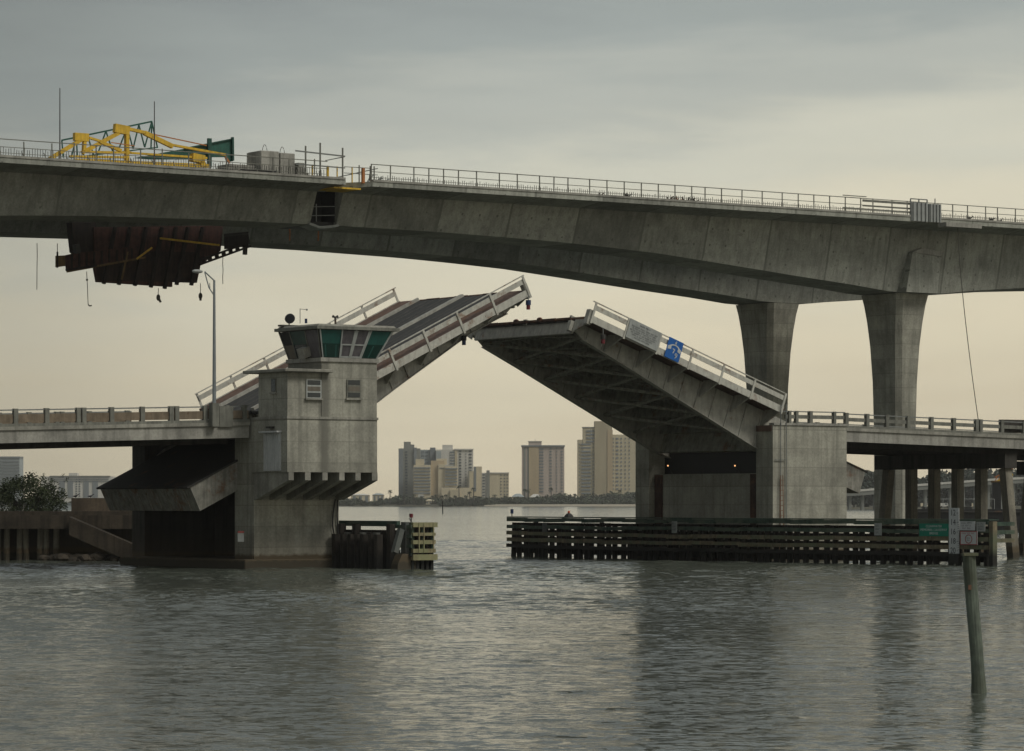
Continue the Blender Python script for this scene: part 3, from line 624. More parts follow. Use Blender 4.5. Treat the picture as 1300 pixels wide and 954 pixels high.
# ------------------------------------------------------------------ old bridge : approach spans
def zl(u): return 8.62+(.0305*(u+3) if u < -3 else 0)
def zr(u): return 8.80-.0215*(u-38)
def approach(name, us, zf, label, posts, midmat, beamh):
    S = T(name, (us[0], 7, zf(us[0])), label, 'bridge span')
    mb = MB(); secs = []
    for u in us: z = zf(u); secs.append([(u, .0, z-.02), (u, .0, z-.22), (u, 14.5, z-.22), (u, 14.5, z-.02)])
    S.add('deck_slab', mb.loft(secs), 'conc_plain')
    secs = [[(u, .1, zf(u)-.223), (u, .1, zf(u)-.93), (u, .5, zf(u)-.93), (u, .5, zf(u)-.223)] for u in us]
    S.add('fascia_girder', MB().loft(secs), 'conc_pale')
    secs = [[(u, 14.1, zf(u)-.223), (u, 14.1, zf(u)-.93), (u, 14.4, zf(u)-.93), (u, 14.4, zf(u)-.223)] for u in us]
    S.add('fascia_girder', MB().loft(secs), 'conc_pale')
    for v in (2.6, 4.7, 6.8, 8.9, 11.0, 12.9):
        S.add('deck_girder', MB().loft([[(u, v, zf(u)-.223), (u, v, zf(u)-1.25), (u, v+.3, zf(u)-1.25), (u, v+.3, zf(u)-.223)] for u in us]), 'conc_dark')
    for v, sgn in ((.05, 1), (14.2, -1)):
        S.add('curb', MB().loft([[(u, v, zf(u)-.018), (u, v, zf(u)+.14), (u, v+.3, zf(u)+.14), (u, v+.3, zf(u)-.018)] for u in us]), 'rail_grey')
        S.add('barrier_beam', MB().loft([[(u, v+.12, zf(u)+beamh[0]), (u, v+.12, zf(u)+beamh[1]), (u, v+.26, zf(u)+beamh[1]), (u, v+.26, zf(u)+beamh[0])] for u in us]), midmat)
        S.add('top_rail', MB().loft([[(u, v+.1, zf(u)+.86), (u, v+.1, zf(u)+.93), (u, v+.2, zf(u)+.93), (u, v+.2, zf(u)+.86)] for u in us]), 'pipe')
        src = None
        for px_ in posts:
            u = Pv(px_, 0, 0)[0]
            if src is None: src = S.add('post', MB().box(u-.13, u+.13, v+.02, v+.28, zf(u)+.142, zf(u)+.97), 'rail_grey'); u0 = u; zz = zf(u)
            else: dup(src, S.e, (u-u0, 0, zf(u)-zz))
    return S
SL = approach('approach_span', [-30, -24, -18, -12, -6.05], zl, 'left approach span of the old road bridge with brown railing panels', [-60, -20, 21.4, 61, 101, 108, 143.4, 182.4, 219, 226, 262, 290, 312], 'rail_conc', (.20, .66))
S_ = SL
S_.add('end_pilaster', MB().box(-8.1, -7.2, -.05, .45, zl(-7)-.3, zl(-7)+.9), 'rail_grey')
SR = approach('approach_span', [39.35, 45, 51, 57, 63, 69], zr, 'right approach span of the old road bridge on slender piles', [1031, 1076.5, 1103, 1128, 1155, 1184.6, 1213, 1242, 1247, 1274, 1302, 1330, 1360], 'rail_grey', (.42, .66))
def bent(u, label, grp='pile bents of the right approach'):
    z = zr(u)-1.26; Bn = T('pile_bent', (u, 7, 0), label, 'pile bent')
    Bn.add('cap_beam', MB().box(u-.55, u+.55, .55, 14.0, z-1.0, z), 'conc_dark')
    for i, v in enumerate((1.1, 3.5, 5.9, 8.3, 10.7, 13.1)):
        o = {0: -1.1, 5: 1.1}.get(i, 0)
        Bn.add('pile', MB().beam((u, v+o*.9, -1.5), (u, v, z-1.002), .62, .62, up=(0, 1, 0)), 'conc_pile')
bent(54.6, 'bent of six slender concrete piles under the right approach, nearest the fender'); bent(68.5, 'pile bent farther right under the approach, at the picture edge')
# water pipe / block at right edge
a, z = Pv(1278, 526, .1); tag(MB().box(0, 6, 0, .4, 0, .9).build('concrete_parapet_block', 'conc_dark'), 'dark solid parapet block on the right approach at the picture edge', 'parapet')
o = COL.objects[-1]; o.location = B2W(a, .5, zr(a)+.15); o.rotation_euler = (0, 0, AL)

# ------------------------------------------------------------------ bascule piers
LP = T('bascule_pier', (-3, 7, 0), 'left concrete drawbridge pier carrying the control house', 'bridge pier')
LP.add('shaft', MB().box(-5.9, 0, .0, 2.0, -1, 8.58), 'conc')
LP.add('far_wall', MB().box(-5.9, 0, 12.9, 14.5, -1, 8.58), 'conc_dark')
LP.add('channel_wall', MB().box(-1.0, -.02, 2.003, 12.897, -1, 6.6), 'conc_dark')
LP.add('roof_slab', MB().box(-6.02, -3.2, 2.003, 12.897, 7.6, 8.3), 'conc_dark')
LP.add('footing', MB().box(-6.6, .35, -.35, 14.8, -1, .55), 'conc', bevel=.05)
mb = MB(); mb.box(-5.86, -5.5, -.12, 0-.003, .56, 8.5)
LP.add('corner_pilaster', mb, 'conc')
# black cables on the shaft
for k, (pxs) in enumerate((((426, 634), (423, 650), (422, 668), (425, 682), (431, 694)), ((428.5, 634), (428, 655), (429, 675), (432, 690)))):
    pts = [(*Pv(x, y, -.12)[:1], -.12, Pv(x, y, -.12)[1]) for x, y in pxs]
    a = Vector(pts[0]); o = MB().tube([Vector(q)-a for q in pts], .05, 6).build('power_cable', 'black'); o.location = B2W(*a); o.rotation_euler = (0, 0, AL)
    tag(o, ('black cable bowing left down the pier corner below the control house', 'black cable hanging straight down the pier corner below the control house')[k], 'cable')
# small white notice on left pier
K = T('notice_board', (-6.9, 1, 2), 'small white notice with a red top beside the dark pier opening', 'sign')
a, z1 = Pv(302, 677, -.1); b_, z0 = Pv(307, 688, -.1)
K.add('panel', MB().box(a-.05, b_+.1, -.18, -.14, z0, z1), 'sign_grey'); K.add('red_band', MB().box(a-.05, b_+.1, -.2, -.14, z1+.002, z1+.12), 'ink_red')

RP = T('bascule_pier', (36, 7, 0), 'right concrete drawbridge pier with a dark open machinery recess', 'bridge pier')
ru, rw = 33.06, 39.33
RP.add('near_wall', MB().box(ru, rw, 0, 1.7, -1, 8.85), 'conc')
RP.add('far_wall', MB().box(ru, rw, 13.2, 14.7, -1, 8.0), 'conc')
RP.add('channel_wall', MB().box(ru+.5, ru+1.3, 1.703, 13.197, -1, 5.75), 'conc')
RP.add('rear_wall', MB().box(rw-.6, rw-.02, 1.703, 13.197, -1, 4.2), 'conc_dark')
RP.add('recess_shade_panel', MB().box(ru+1.35, ru+1.6, 1.703, 13.197, 4.6, 7.55), 'black', label='added black panel standing in for the deep shade inside the recess')  # added black panel: paints the recess's shade and hides the heel arms
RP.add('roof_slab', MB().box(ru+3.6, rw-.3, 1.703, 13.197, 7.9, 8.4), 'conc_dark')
RP.add('footing', MB().box(ru-.4, rw+.4, -.4, 15.1, -1, .5), 'conc')
RP.add('coping', MB().box(ru+.02, rw+.03, -.08, .4, 8.852, 9.0), 'conc_pale')
for v in (2.05, 12.3): RP.add('rust_channel', MB().box(ru+.38, ru+.497, v, v+.75, .6, 5.7), 'rust_dark')
RP.add('rust_cap', MB().box(ru-.05, ru-.003, .1, 1.65, 8.45, 8.83), 'walk_brown')
RP.add('barrier_beam', MB().box(ru+1.2, rw+.02, .17, .31, 9.30, 9.54), 'rail_grey'); RP.add('top_rail', MB().box(ru+.9, rw+.02, .15, .25, 9.72, 9.79), 'pipe')
for px_ in (1003, 1012, 1060): u = Pv(px_, 0, .1)[0]; RP.add('post', MB().box(u-.1, u+.1, .07, .33, 9.003, 9.80), 'rail_grey')
# conduit & ladder on near face
mb = MB(); 
for px_ in (991, 998): u = Pv(px_, 0, -.1)[0]; mb.tube([(u, -.12, .6), (u, -.12, 10.2)], .035, 6)
mb.beam((Pv(984, 0, -.1)[0], -.1, 6.6), (Pv(998, 0, -.1)[0], -.1, 6.6), .04, .05)
RP.add('conduit', mb, 'pipe')
L_ = T('ladder', (34, -.2, 2), 'rusty steel ladder on the near face of the right pier just above the fender', 'ladder')
u = Pv(992.5, 0, -.2)[0]; mb = MB()
for du in (-.18, .18): mb.tube([(u+du, -.2, .8), (u+du*.5, -.2, 5.6)], .03, 5)
for i in range(14): mb.tube([(u-.16, -.2, 1.0+i*.33), (u+.16, -.2, 1.0+i*.33)], .022, 5)
L_.add('rungs_and_stiles', mb, 'leaf_rust')
for px_ in (846.5, 931.5):
    u_, = (ru+.2,)
    # solve v on plane u
    k = (px_-650)/F; bX = OX+cA*u_; bY = OY+sA*u_; v_ = (bX-k*bY)/(sA+k*cA); Y = bY+cA*v_
    K = T('navigation_lamp', (ru+.3, v_, 5.9), 'small lit amber lamp in the dark recess, '+('left' if px_ < 900 else 'right')+' of the two', 'lamp', 'lit lamps in the pier recess')
    K.add('bulb', MB().ball((ru+.3, v_, wz(591.5, Y)), .055, n=10), 'lamp_lit'); K.add('bracket', MB().beam((ru+.3, v_, wz(591.5, Y)-.08), (ru+.7, v_, 5.78), .04, .04), 'dark_steel')
    K.add('lamp_cap', MB().box(ru+.2, ru+.4, v_-.1, v_+.1, wz(591.5, Y)+.09, wz(591.5, Y)+.13), 'dark_steel')

# ------------------------------------------------------------------ bascule leaves
def leaf(sg, ang, tipu, tipz, prof, label):
    L0 = 16.2; ang = math.radians(ang)
    ru_, rz_ = tipu-sg*L0*math.cos(ang), tipz-L0*math.sin(ang)
    rot = Matrix.Rotation(AL, 4, 'Z') @ Matrix.Rotation(-sg*ang, 4, 'Y')
    E_ = empty('bascule_leaf', B2W(ru_, 0, rz_), label=label, cat='drawbridge leaf', eul=rot.to_euler())
    X = lambda s: sg*(L0-s)
    dep = lambda s: float(np.interp(s, [q[0] for q in prof], [q[1] for q in prof]))
    def add(nm, mb, mt, par=None, **k): return mb.build(nm, mt, par or E_, **k)
    bx = lambda s0, s1, v0, v1, n0, n1: MB().box(min(X(s0), X(s1)), max(X(s0), X(s1)), v0, v1, n0, n1)
    # roadway and strips
    add('roadway', bx(0.1, 17.2, 2.4, 7.02, -.2, 0), 'grating'); add('roadway', bx(0.1, 17.2, 7.43, 12.1, -.2, 0), 'grating')
    add('median', bx(0, 17.0, 7.03, 7.42, -.18, .15), 'leaf_paint'); 
    mb = MB()
    for v in (3.2, 3.9, 4.9, 5.6, 8.4, 9.1, 10.1, 10.9): q = MB; mb.box(min(X(.1), X(17)), max(X(.1), X(17)), v, v+.16, .0, .012)
    add('wheel_tracks', mb, 'grating_worn')
    for v0, v1, c0 in ((.12, 2.2, 2.21), (12.3, 14.38, 12.11)):
        add('sidewalk', bx(0.05, 16.6, v0, v1, -.08, .06), 'walk_brown')
        add('curb', bx(0.02, 16.8, c0, c0+.18, -.2, .2), 'leaf_paint')
    for v in (0, 14.4):
        add('fascia_beam', bx(0, 16.4, v, v+.1, -.34, .10), 'leaf_rail')
        f = .02 if v == 0 else .0
        add('rail_board', bx(.1, 16.3, v+.02, v+.08, .50, .80), 'leaf_rail')
        add('top_rail', bx(-.12, 16.4, v+.02, v+.1, .95, 1.01), 'leaf_rail')
        src = None
        for i in range(7):
            s = .06+i*2.7
            if src is None: src = add('post', bx(s-.07, s+.07, v-.06 if v == 0 else v+.101, v-.003 if v == 0 else v+.16, -.42, .96), 'leaf_rail')
            else: dup(src, E_, (-sg*(s-.06), 0, 0))
        src = None
        for i in range(7):
            s = .06+i*2.7; vv = (.12, 1.66) if v == 0 else (14.38, 12.86)
            mb = MB(); mb.prism([(vv[0], -.12), (vv[0], -.34), (vv[1], -min(1.25, dep(s)-.05)), (vv[1], -.12)], 'x', X(s)-.05, X(s)+.05)
            add('bracket', mb, 'leaf_paint')
    # main girders
    for v in (1.7, 12.65):
        ss = [0.0, 1, 2.2, 4.1, 7, 10, 13, 16.2, 18.2]
        secs = []
        for s in ss:
            dd = dep(s) if s > 1 else dep(s)-.35*(1-s)
            secs.append([(X(s), v, -.21), (X(s), v, -dd), (X(s), v+.16, -dd), (X(s), v+.16, -.21)])
        g_ = add('girder', MB().loft(secs), 'leaf_paint')
        mb = MB()
        for a_, b_2 in zip(ss[1:], ss[2:]):
            mb.hexa([(X(a_), v-.14, -dep(a_)-.05), (X(b_2), v-.14, -dep(b_2)-.05), (X(b_2), v+.3, -dep(b_2)-.05), (X(a_), v+.3, -dep(a_)-.05)],
                    [(X(a_), v-.14, -dep(a_)-.003), (X(b_2), v-.14, -dep(b_2)-.003), (X(b_2), v+.3, -dep(b_2)-.003), (X(a_), v+.3, -dep(a_)-.003)])
        add('flange', mb, 'leaf_paint', g_)
        s = 1.2
        while s < 16.3:
            for vv in ((v-.09, v-.002), (v+.162, v+.25)): add('stiffener', MB().box(X(s)-.02, X(s)+.02, vv[0], vv[1], -dep(s)+.02, -.22), 'leaf_paint', g_)
            s += 1.35
    # heel arms and counterweight
    for v in (1.7, 12.65):
        add('heel_arm', MB().loft([[(X(s), v, a_), (X(s), v, b_2), (X(s), v+.16, b_2), (X(s), v+.16, a_)] for s, a_, b_2 in ((18.203, -.25, -2.62), (21.9, -1.0, -2.5))]), 'leaf_paint')
    cw = add('counterweight', bx(21.95, 25.75, 1.72, 12.78, -2.52, -1.0), 'leaf_cw', label='box-shaped counterweight, rust stained along its lower edge')
    add('counterweight_lid', bx(17.5, 25.95, 1.65, 12.85, -.995, -.90), 'dark_steel')
    for i in range(9): add('counterweight_rib', MB().box(min(X(25.752), X(25.82)), max(X(25.752), X(25.82)), 2.6+i*1.15, 2.66+i*1.15, -2.5, -1.02), 'leaf_cw')
    # floor beams, stringers, laterals
    for i in range(7):
        s = .25+i*2.7 if i else .12; d0 = max(.75, dep(s)*.55)
        if i == 0: d0 = .98
        add('floor_beam', bx(s, s+.14, 1.87, 12.64, -d0, -.21), 'leaf_paint' if i == 0 else 'leaf_under')
    add('heel_beam', bx(16.9, 17.15, 1.87, 12.64, -2.66, -.95), 'leaf_under')
    mb = MB()
    for v in (2.9, 4.2, 5.5, 6.8, 8.0, 9.3, 10.6, 11.8): mb.box(min(X(.4), X(16.8)), max(X(.4), X(16.8)), v, v+.12, -.6, -.205)
    add('stringers', mb, 'leaf_under')
    for i in range(5):
        s0 = .4+i*2.7+.5; s1 = s0+2.7; n0, n1 = -dep(s0)*.86, -dep(s1)*.86
        add('lateral_brace', MB().beam((X(s0), 1.9, n0), (X(s1), 12.6, n1), .2, .14), 'leaf_under')
        add('lateral_brace', MB().beam((X(s0), 12.6, n0-.02), (X(s1), 1.9, n1-.16), .2, .14), 'leaf_under')
        add('cross_frame', MB().beam((X(s0), 1.9, n0), (X(s0), 7.2, -.65), .12, .12), 'leaf_under')
        add('cross_frame', MB().beam((X(s0), 12.6, n0), (X(s0), 7.3, -.65), .12, .12), 'leaf_under')
    # tip fittings
    add('tip_lock', MB().box(X(0)-.15, X(0)+.15, .12, .5, -.5, .45), 'leaf_paint'); add('tip_lock', MB().box(X(-.1)-.15, X(-.1)+.1, 1.7, 2.0, -.9, -.25), 'leaf_paint')
    mb = MB()
    for i in range(7): mb.box(X(-.08)-.08, X(-.08)+.08, 2+i*1.6, 3.5+i*1.6, -.16, -.01+.02*(i % 2))
    add('joint_plates', mb, 'rust_dark')
    return E_, X, rot, Vector(B2W(ru_, 0, rz_))
LEFT = leaf(1, 25.83, 13.70, 16.84, [(0, 1.02), (2.2, .98), (4.1, .98), (11.85, 1.86), (16.2, 2.6), (18.2, 2.62)], 'raised left drawbridge leaf with its dark roadway showing')
RIGHT = leaf(-1, 19.46, 18.50, 15.40, [(0, 1.0), (4, 1.38), (16.2, 2.70), (18.2, 2.72)], 'raised right drawbridge leaf with its ribbed underside showing')
def onleaf(lf, name, s, v, n, label, cat, group=None):
    E_, X, rot, o = lf
    return empty(name, o+rot @ Vector((X(s), v, n)), label=label, cat=cat, group=group, eul=rot.to_euler())
# signs on the right leaf
e1 = onleaf(RIGHT, 'information_board', 4.1, -.1, .35, 'weathered white board of small black writing fixed to the right leaf railing', 'sign')
MB().box(-1.3, 1.3, -.04, .0, -.62, .62).build('panel', 'sign_grey', e1, bevel=.008)
random.seed(11)
def scribble(par, w_, ytop, rows, lh, mat, rows_w=None, y=-.05, ch=.055, x0=0):
    for r in range(rows):
        x = -w_/2; mb = MB(); ww = (rows_w[r] if rows_w else 1)*w_; x = x0-ww/2
        while x < x0+ww/2-ch:
            n = random.randint(2, 7)
            for j in range(n):
                if x > x0+ww/2-ch: break
                zc = ytop-r*lh; k = random.random()
                mb.box(x, x+ch*.28, y-.006, y, zc-lh*.28, zc+lh*.28)
                if k < .6: mb.box(x+ch*.28, x+ch*.75, y-.006, y, zc+lh*.16, zc+lh*.28)
                if k > .3: mb.box(x+ch*.28, x+ch*.75, y-.006, y, zc-lh*.28, zc-lh*.16)
                x += ch
            x += ch*.9
        mb.build('lettering', mat, par)
scribble(e1, 2.2, .44, 1, .14, 'ink', [.42], ch=.08); scribble(e1, 2.3, .25, 6, .135, 'ink_soft', [.95, .85, 1, .9, .75, .6], ch=.062)
e2 = onleaf(RIGHT, 'marine_radio_sign', 6.65, -.1, .33, 'square blue sign with a white telephone handset and a 9 on the right leaf railing', 'sign')
MB().box(-.6, .6, -.04, 0, -.66, .66).build('panel', 'sign_blue', e2, bevel=.01)
mb = MB()   # handset arc
secs = []
for i in range(13):
    th = math.radians(200-220*i/12); r0, r1 = .26, .40
    wd = .05 if 2 < i < 10 else .12
    c, s_ = math.cos(th), math.sin(th); rm = .36
    secs.append([((rm-wd)*c*1.15, -.055, (rm-wd)*s_*.75+.02), ((rm+wd)*c*1.15, -.055, (rm+wd)*s_*.75+.02), ((rm+wd)*c*1.15, -.041, (rm+wd)*s_*.75+.02), ((rm-wd)*c*1.15, -.041, (rm-wd)*s_*.75+.02)])
mb.loft(secs); mb.build('handset_symbol', 'sign_white', e2)
mb = MB()
for a_, b_2 in (((-.05, .42), (.06, .55)), ((.06, .55), (-.02, .5)), ((-.02, .36), (.05, .44)), ((-.12, .02), (.05, .02)), ((.05, .02), (-.04, -.25))):
    mb.beam((a_[0], -.05, a_[1]), (b_2[0], -.05, b_2[1]), .012, .06, up=(0, 0, 1))
mb.build('lightning_symbol', 'sign_white', e2)
text('numeral', '9', .52, 'sign_white', e2, (.24, -.052, -.36), FRONT)
for lf, s, v, n, cols, lab in ((LEFT, .35, -.15, -.75, ('lamp_blue', 'lamp_red'), 'blue and red lamp hanging from the tip of the left leaf'), (LEFT, 4.6, 1.5, -1.15, ('black', 'lamp_blue'), 'dark lamp hanging below the middle of the left leaf'),
                                (RIGHT, 1.15, -.05, -1.0, ('dark_steel', 'lamp_red'), 'red lamp hanging below the near tip of the right leaf')):
    E_, X, rot, o = lf; p0 = o+rot @ Vector((X(s), v, n+.3))
    K = empty('hanging_lamp', p0, AL, lab, 'lamp', 'lamps hanging from the leaves')
    MB().tube([(0, 0, .35), (0, 0, -.05)], .03, 6).build('hanger', 'pipe', K)
    MB().tube([(0, 0, -.04), (0, 0, -.34)], .16, 10).build('housing', cols[0], K); MB().tube([(0, 0, -.343), (0, 0, -.62)], .12, 10).build('lens', cols[1], K)
# red beacon boxes along the right leaf tip
for px_, py_ in ((656, 405.5), (683, 403)):
    E_, X, rot, o = RIGHT; k = 8.2 if px_ < 670 else 5.6
    K = onleaf(RIGHT, 'deck_reflector', 0.0, k, .08, 'small red light box on the tip of the right leaf, '+('farther' if px_ < 670 else 'nearer')+' of the two', 'light box', 'red boxes on the right leaf tip')
    MB().box(-.08, .08, -.2, .2, -.05, .06).build('housing', 'rust_dark', K); MB().box(-.06, .06, -.14, .14, .062, .11).build('lens', 'ink_red', K)

# ------------------------------------------------------------------ control house
HS = T('control_house', (-2.9, -2, 5.58), 'concrete drawbridge control house with a glazed cab overhanging the water', 'control house')
HS.add('lower_wall', MB().box(-5.95, .12, -4.0, -.003, 5.58, 8.62), 'conc_house')
HS.add('ledge', MB().box(-6.0, .17, -4.06, -.05, 8.622, 8.76), 'conc_plain')
up_ = HS.add('upper_wall', MB().box(-5.92, -3.68, -3.97, -.75, 8.762, 11.28), 'conc_house')
HS.add('lower_roof', MB().box(-6.35, -3.15, -4.45, .35, 11.29, 11.47), 'conc_plain', bevel=.03)
HS.add('tower_wall', MB().box(-3.66, .1, -4.0, -.3, 8.763, 11.93), 'conc_house')
HS.add('band', MB().box(-3.76, .2, -4.1, -.2, 11.932, 12.16), 'conc_pale')
def win(px0, px1, y0, y1, v, rows, nm='window'):
    a, z1 = Pv(px0, y0, v); b_, z0 = Pv(px1, y1, v)
    f = HS.add('window', MB().box(a, b_, v-.05, v+.0-.004, z0, z1), 'frame_white' if px0 < 400 else 'rail_grey')
    for i in range(rows):
        HS.add('pane', MB().box(a+.07, b_-.07, v-.065, v-.053, z0+(z1-z0)*i/rows+.05, z0+(z1-z0)*(i+1)/rows-.04), 'glass' if i != 1 else 'beige_pane', parent=f)
    HS.add('sill', MB().box(a-.08, b_+.08, v-.13, v-.004, z0-.1, z0-.003), 'conc_plain', parent=f)
win(388.5, 407.5, 482, 506, -4.0, 3); win(440, 457.5, 482, 506, -4.03, 3)
def Pu(px, py, u):
    k = (px-650)/F; bX = OX+cA*u; bY = OY+sA*u; v = (bX-k*bY)/(sA+k*cA); return v, CZ+(HY-py)/F*(bY+cA*v)
va, z1 = Pu(345, 481, -5.92); vb, z0 = Pu(351, 498, -5.92)
f = HS.add('window', MB().box(-5.97, -5.924, vb, va, z0, z1), 'rail_grey'); HS.add('pane', MB().box(-5.985, -5.973, vb+.06, va-.06, z0+.06, z1-.06), 'glass', parent=f)
HS.add('sill', MB().box(-6.05, -5.924, vb-.08, va+.08, z0-.1, z0-.003), 'conc_pale', parent=f)
va, z1 = Pu(336, 550, -5.95); vb, z0 = Pu(357, 598, -5.95)
dr = HS.add('shutter_door', MB().box(-6.03, -5.953, vb, va, z0, z1), 'white')
mb = MB()
for i in range(9): vv = vb+(va-vb)*(i+.5)/9; mb.box(-6.06, -6.033, vv-.04, vv+.04, z0+.04, z1-.04)
HS.add('slats', mb, 'white', parent=dr)
HS.add('hood', MB().box(-6.3, -5.953, vb-.08, va+.12, z1+.003, z1+.1), 'white', parent=dr); HS.add('lamp', MB().box(-6.25, -5.953, (va+vb)/2-.2, (va+vb)/2+.3, z1+.25, z1+.36), 'dark_steel')
# corbels
for px0, px1 in ((366.5, 373), (387.5, 394.5), (409.5, 416), (431, 437.5), (451.5, 458), (472.5, 479.5)):
    a = Pv(px0, 0, -4)[0]; b_ = Pv(px1, 0, -4)[0]
    HS.add('corbel', MB().prism([(-3.99, 5.577), (-3.99, 5.12), (-.355, 4.0), (-.003, 4.0), (-.003, 5.577)], 'x', a, b_), 'conc_plain')
# cab
lo = [(-3.62, -3.98), (.08, -3.98), (.08, -.35), (-3.62, -.35)]; hi = [(-4.22, -4.62), (.82, -4.62), (.82, -.2), (-4.22, -.2)]; zb, zt = 12.163, 13.76
HS.add('cab_core', MB().hexa([(x*.9-.17, y*.9-.22, zb) for x, y in lo], [(x*.9-.17, y*.9-.24, zt) for x, y in hi]), 'black')
def face(i, j):
    a, b_, c, d = (Vector((*lo[i], zb)), Vector((*lo[j], zb)), Vector((*hi[i], zt)), Vector((*hi[j], zt)))
    nrm = (b_-a).cross(c-a).normalized()
    return lambda s, t_, o: (a*(1-s)*(1-t_)+b_*s*(1-t_)+c*(1-s)*t_+d*s*t_)+nrm*o
def pan(fc, s0, s1, t0, t1, o0=0, o1=.03):
    lo_ = [fc(s0, t0, o0), fc(s1, t0, o0), fc(s1, t1, o0), fc(s0, t1, o0)]; hi_ = [fc(s0, t0, o1), fc(s1, t0, o1), fc(s1, t1, o1), fc(s0, t1, o1)]
    return MB().hexa(lo_, hi_)
ff, fl, fr_, fb = face(0, 1), face(3, 0), face(1, 2), face(2, 3)
for fc, lay in ((ff, [(0.01, .31, 'teal', 'glass_green'), (.31, .50, 'blind_grey', 'blind_grey'), (.50, .70, 'blind_grey', 'blind_grey'), (.70, .99, 'teal', 'glass_green')]),
                (fl, [(.01, .27, 'black', 'beige_pane'), (.27, .66, 'teal_dark', 'glass'), (.66, .99, 'blind_grey', 'blind_grey')]),  # the beige lower pane is a painted reflection
                (fr_, [(.02, .33, 'teal', 'glass_green'), (.34, .66, 'glass', 'glass'), (.67, .98, 'teal', 'glass_green')]), (fb, [(.02, .33, 'glass', 'glass'), (.34, .66, 'glass', 'glass'), (.67, .98, 'glass', 'glass')])):
    for s0, s1, mu, ml in lay:
        w1 = HS.add('window', pan(fc, s0, s1, .02, .50, 0, .02), ml)
        HS.add('blind', pan(fc, s0, s1, .505, .98, 0, .022), mu, parent=w1)
    for s0, *_ in lay+[(.985,)]: HS.add('mullion', pan(fc, max(.0, s0-.008), min(1, s0+.008), .0, 1, .023, .07), 'frame_white' if fc is not fl else 'rail_grey')
HS.add('sash_frame', pan(ff, .31, .70, .46, .50, .024, .06), 'frame_white'); HS.add('sash_frame', pan(ff, .31, .70, .02, .07, .024, .06), 'frame_white')
HS.add('sash_frame', pan(ff, .475, .525, .02, .98, .024, .065), 'frame_white'); HS.add('sash_frame', pan(ff, .665, .69, .02, .98, .024, .065), 'frame_white'); HS.add('sash_frame', pan(ff, .315, .335, .02, .5, .024, .065), 'frame_white')
for s_0 in (.06, .23): HS.add('inner_frame', pan(ff, s_0, s_0+.02, .04, .46, .021, .026), 'teal')
HS.add('inner_frame', pan(ff, .82, .84, .04, .46, .021, .026), 'teal')
HS.add('air_conditioner', pan(fl, .50, .70, .08, .42, .02, .45), 'conc_pale', label='boxy window air conditioner')
HS.add('roof', MB().hexa([(-4.45, -4.8, 13.762), (1.15, -4.8, 13.762), (1.15, -.05, 13.762), (-4.45, -.05, 13.762)], [(-4.45, -4.8, 13.94), (1.15, -4.8, 13.94), (1.15, -.05, 13.94), (-4.45, -.05, 13.94)]), 'rail_grey')
HS.add('roof_edge', MB().hexa([(-4.3, -4.68, 13.943), (1.0, -4.68, 13.943), (1.0, -.15, 13.943), (-4.3, -.15, 13.943)], [(-4.2, -4.6, 14.06), (.9, -4.6, 14.06), (.9, -.2, 14.06), (-4.2, -.2, 14.06)]), 'conc_plain')
# roof equipment
def roofP(px, v): return Pv(px, 0, v)[0]
u = roofP(367, -.5); K = T('satellite_dish', (u, -.5, 14.1), 'round dark dish aerial on the control house roof', 'dish aerial')
K.add('dish', MB().tube([(u, -.62, 14.52), (u+.02, -.53, 14.56)], .30, 16), 'ink'); K.add('stand', MB().tube([(u, -.5, 14.06), (u, -.5, 14.5)], .04, 6), 'dark_steel'); K.add('base_frame', MB().box(u-.7, u+.7, -.8, -.4, 14.062, 14.16), 'dark_steel')
u = roofP(381, -3.5); K = T('weather_mast', (u, -3.5, 14.1), 'thin mast with a cross arm on the control house roof', 'mast')
K.add('pole', MB().tube([(u, -3.5, 14.1), (u, -3.5, 14.95)], .022, 5), 'pipe'); K.add('arm', MB().beam((u, -3.5, 14.92), (u+.45, -3.5, 14.9), .02, .03), 'pipe'); K.add('cup', MB().ball((u+.45, -3.5, 14.9), .06), 'sign_grey')
u = roofP(388.5, -3.8); tag(MB().box(-.07, .07, -.07, .07, 0, .26).build('vent_pipe', 'lamp_blue'), 'small dark blue box on the control house roof', 'vent box'); COL.objects[-1].location = B2W(u, -3.8, 14.1)
u = roofP(426, -3.8); K = T('horn_siren', (u, -3.8, 14.1), 'dark siren post with two horns on the control house roof', 'siren')
K.add('post', MB().tube([(u, -3.8, 14.1), (u-.03, -3.8, 14.5)], .06, 8), 'dark_steel')
for d_ in (-1, 1): K.add('horn', MB().tube([(u-.02, -3.8, 14.5), (u-.02+d_*.17, -3.8, 14.56)], .045, 8, .085), 'dark_steel')

# ------------------------------------------------------------------ street lamp on left approach
u, zb_ = Pv(272, 531, -.25); K = T('street_lamp', (u, -.25, zl(u)), 'tall grey street lamp on the left approach beside the control house', 'street lamp')
ztop = Pv(272, 356, -.25)[1]
K.add('pole', MB().tube([(u, -.25, zl(u)+.9), (u, -.25, ztop)], .115, 10, .065), 'galv'); K.add('base', MB().box(u-.22, u+.22, -.45, .0, zl(u)-.25, zl(u)+1.1), 'rail_grey')
ha = Pv(256, 345, -.25)
K.add('arm', MB().tube([(u, -.25, Pv(272, 357, 0)[1]), (ha[0]+.2, -.25, ha[1])], .04, 6), 'galv'); K.add('arm', MB().tube([(u, -.25, Pv(272, 376, 0)[1]), (u-.35, -.25, Pv(272, 366, 0)[1]), (ha[0]+.2, -.25, ha[1]-.02)], .035, 6), 'galv')
K.add('strut', MB().tube([(u-.3, -.25, Pv(265, 360, 0)[1]), (u-.28, -.25, Pv(265, 367, 0)[1])], .025, 6), 'galv')
K.add('lamp_head', MB().ball((ha[0]-.28, -.25, ha[1]), .36, (1, .45, .32), 12), 'sign_grey', smooth=True)

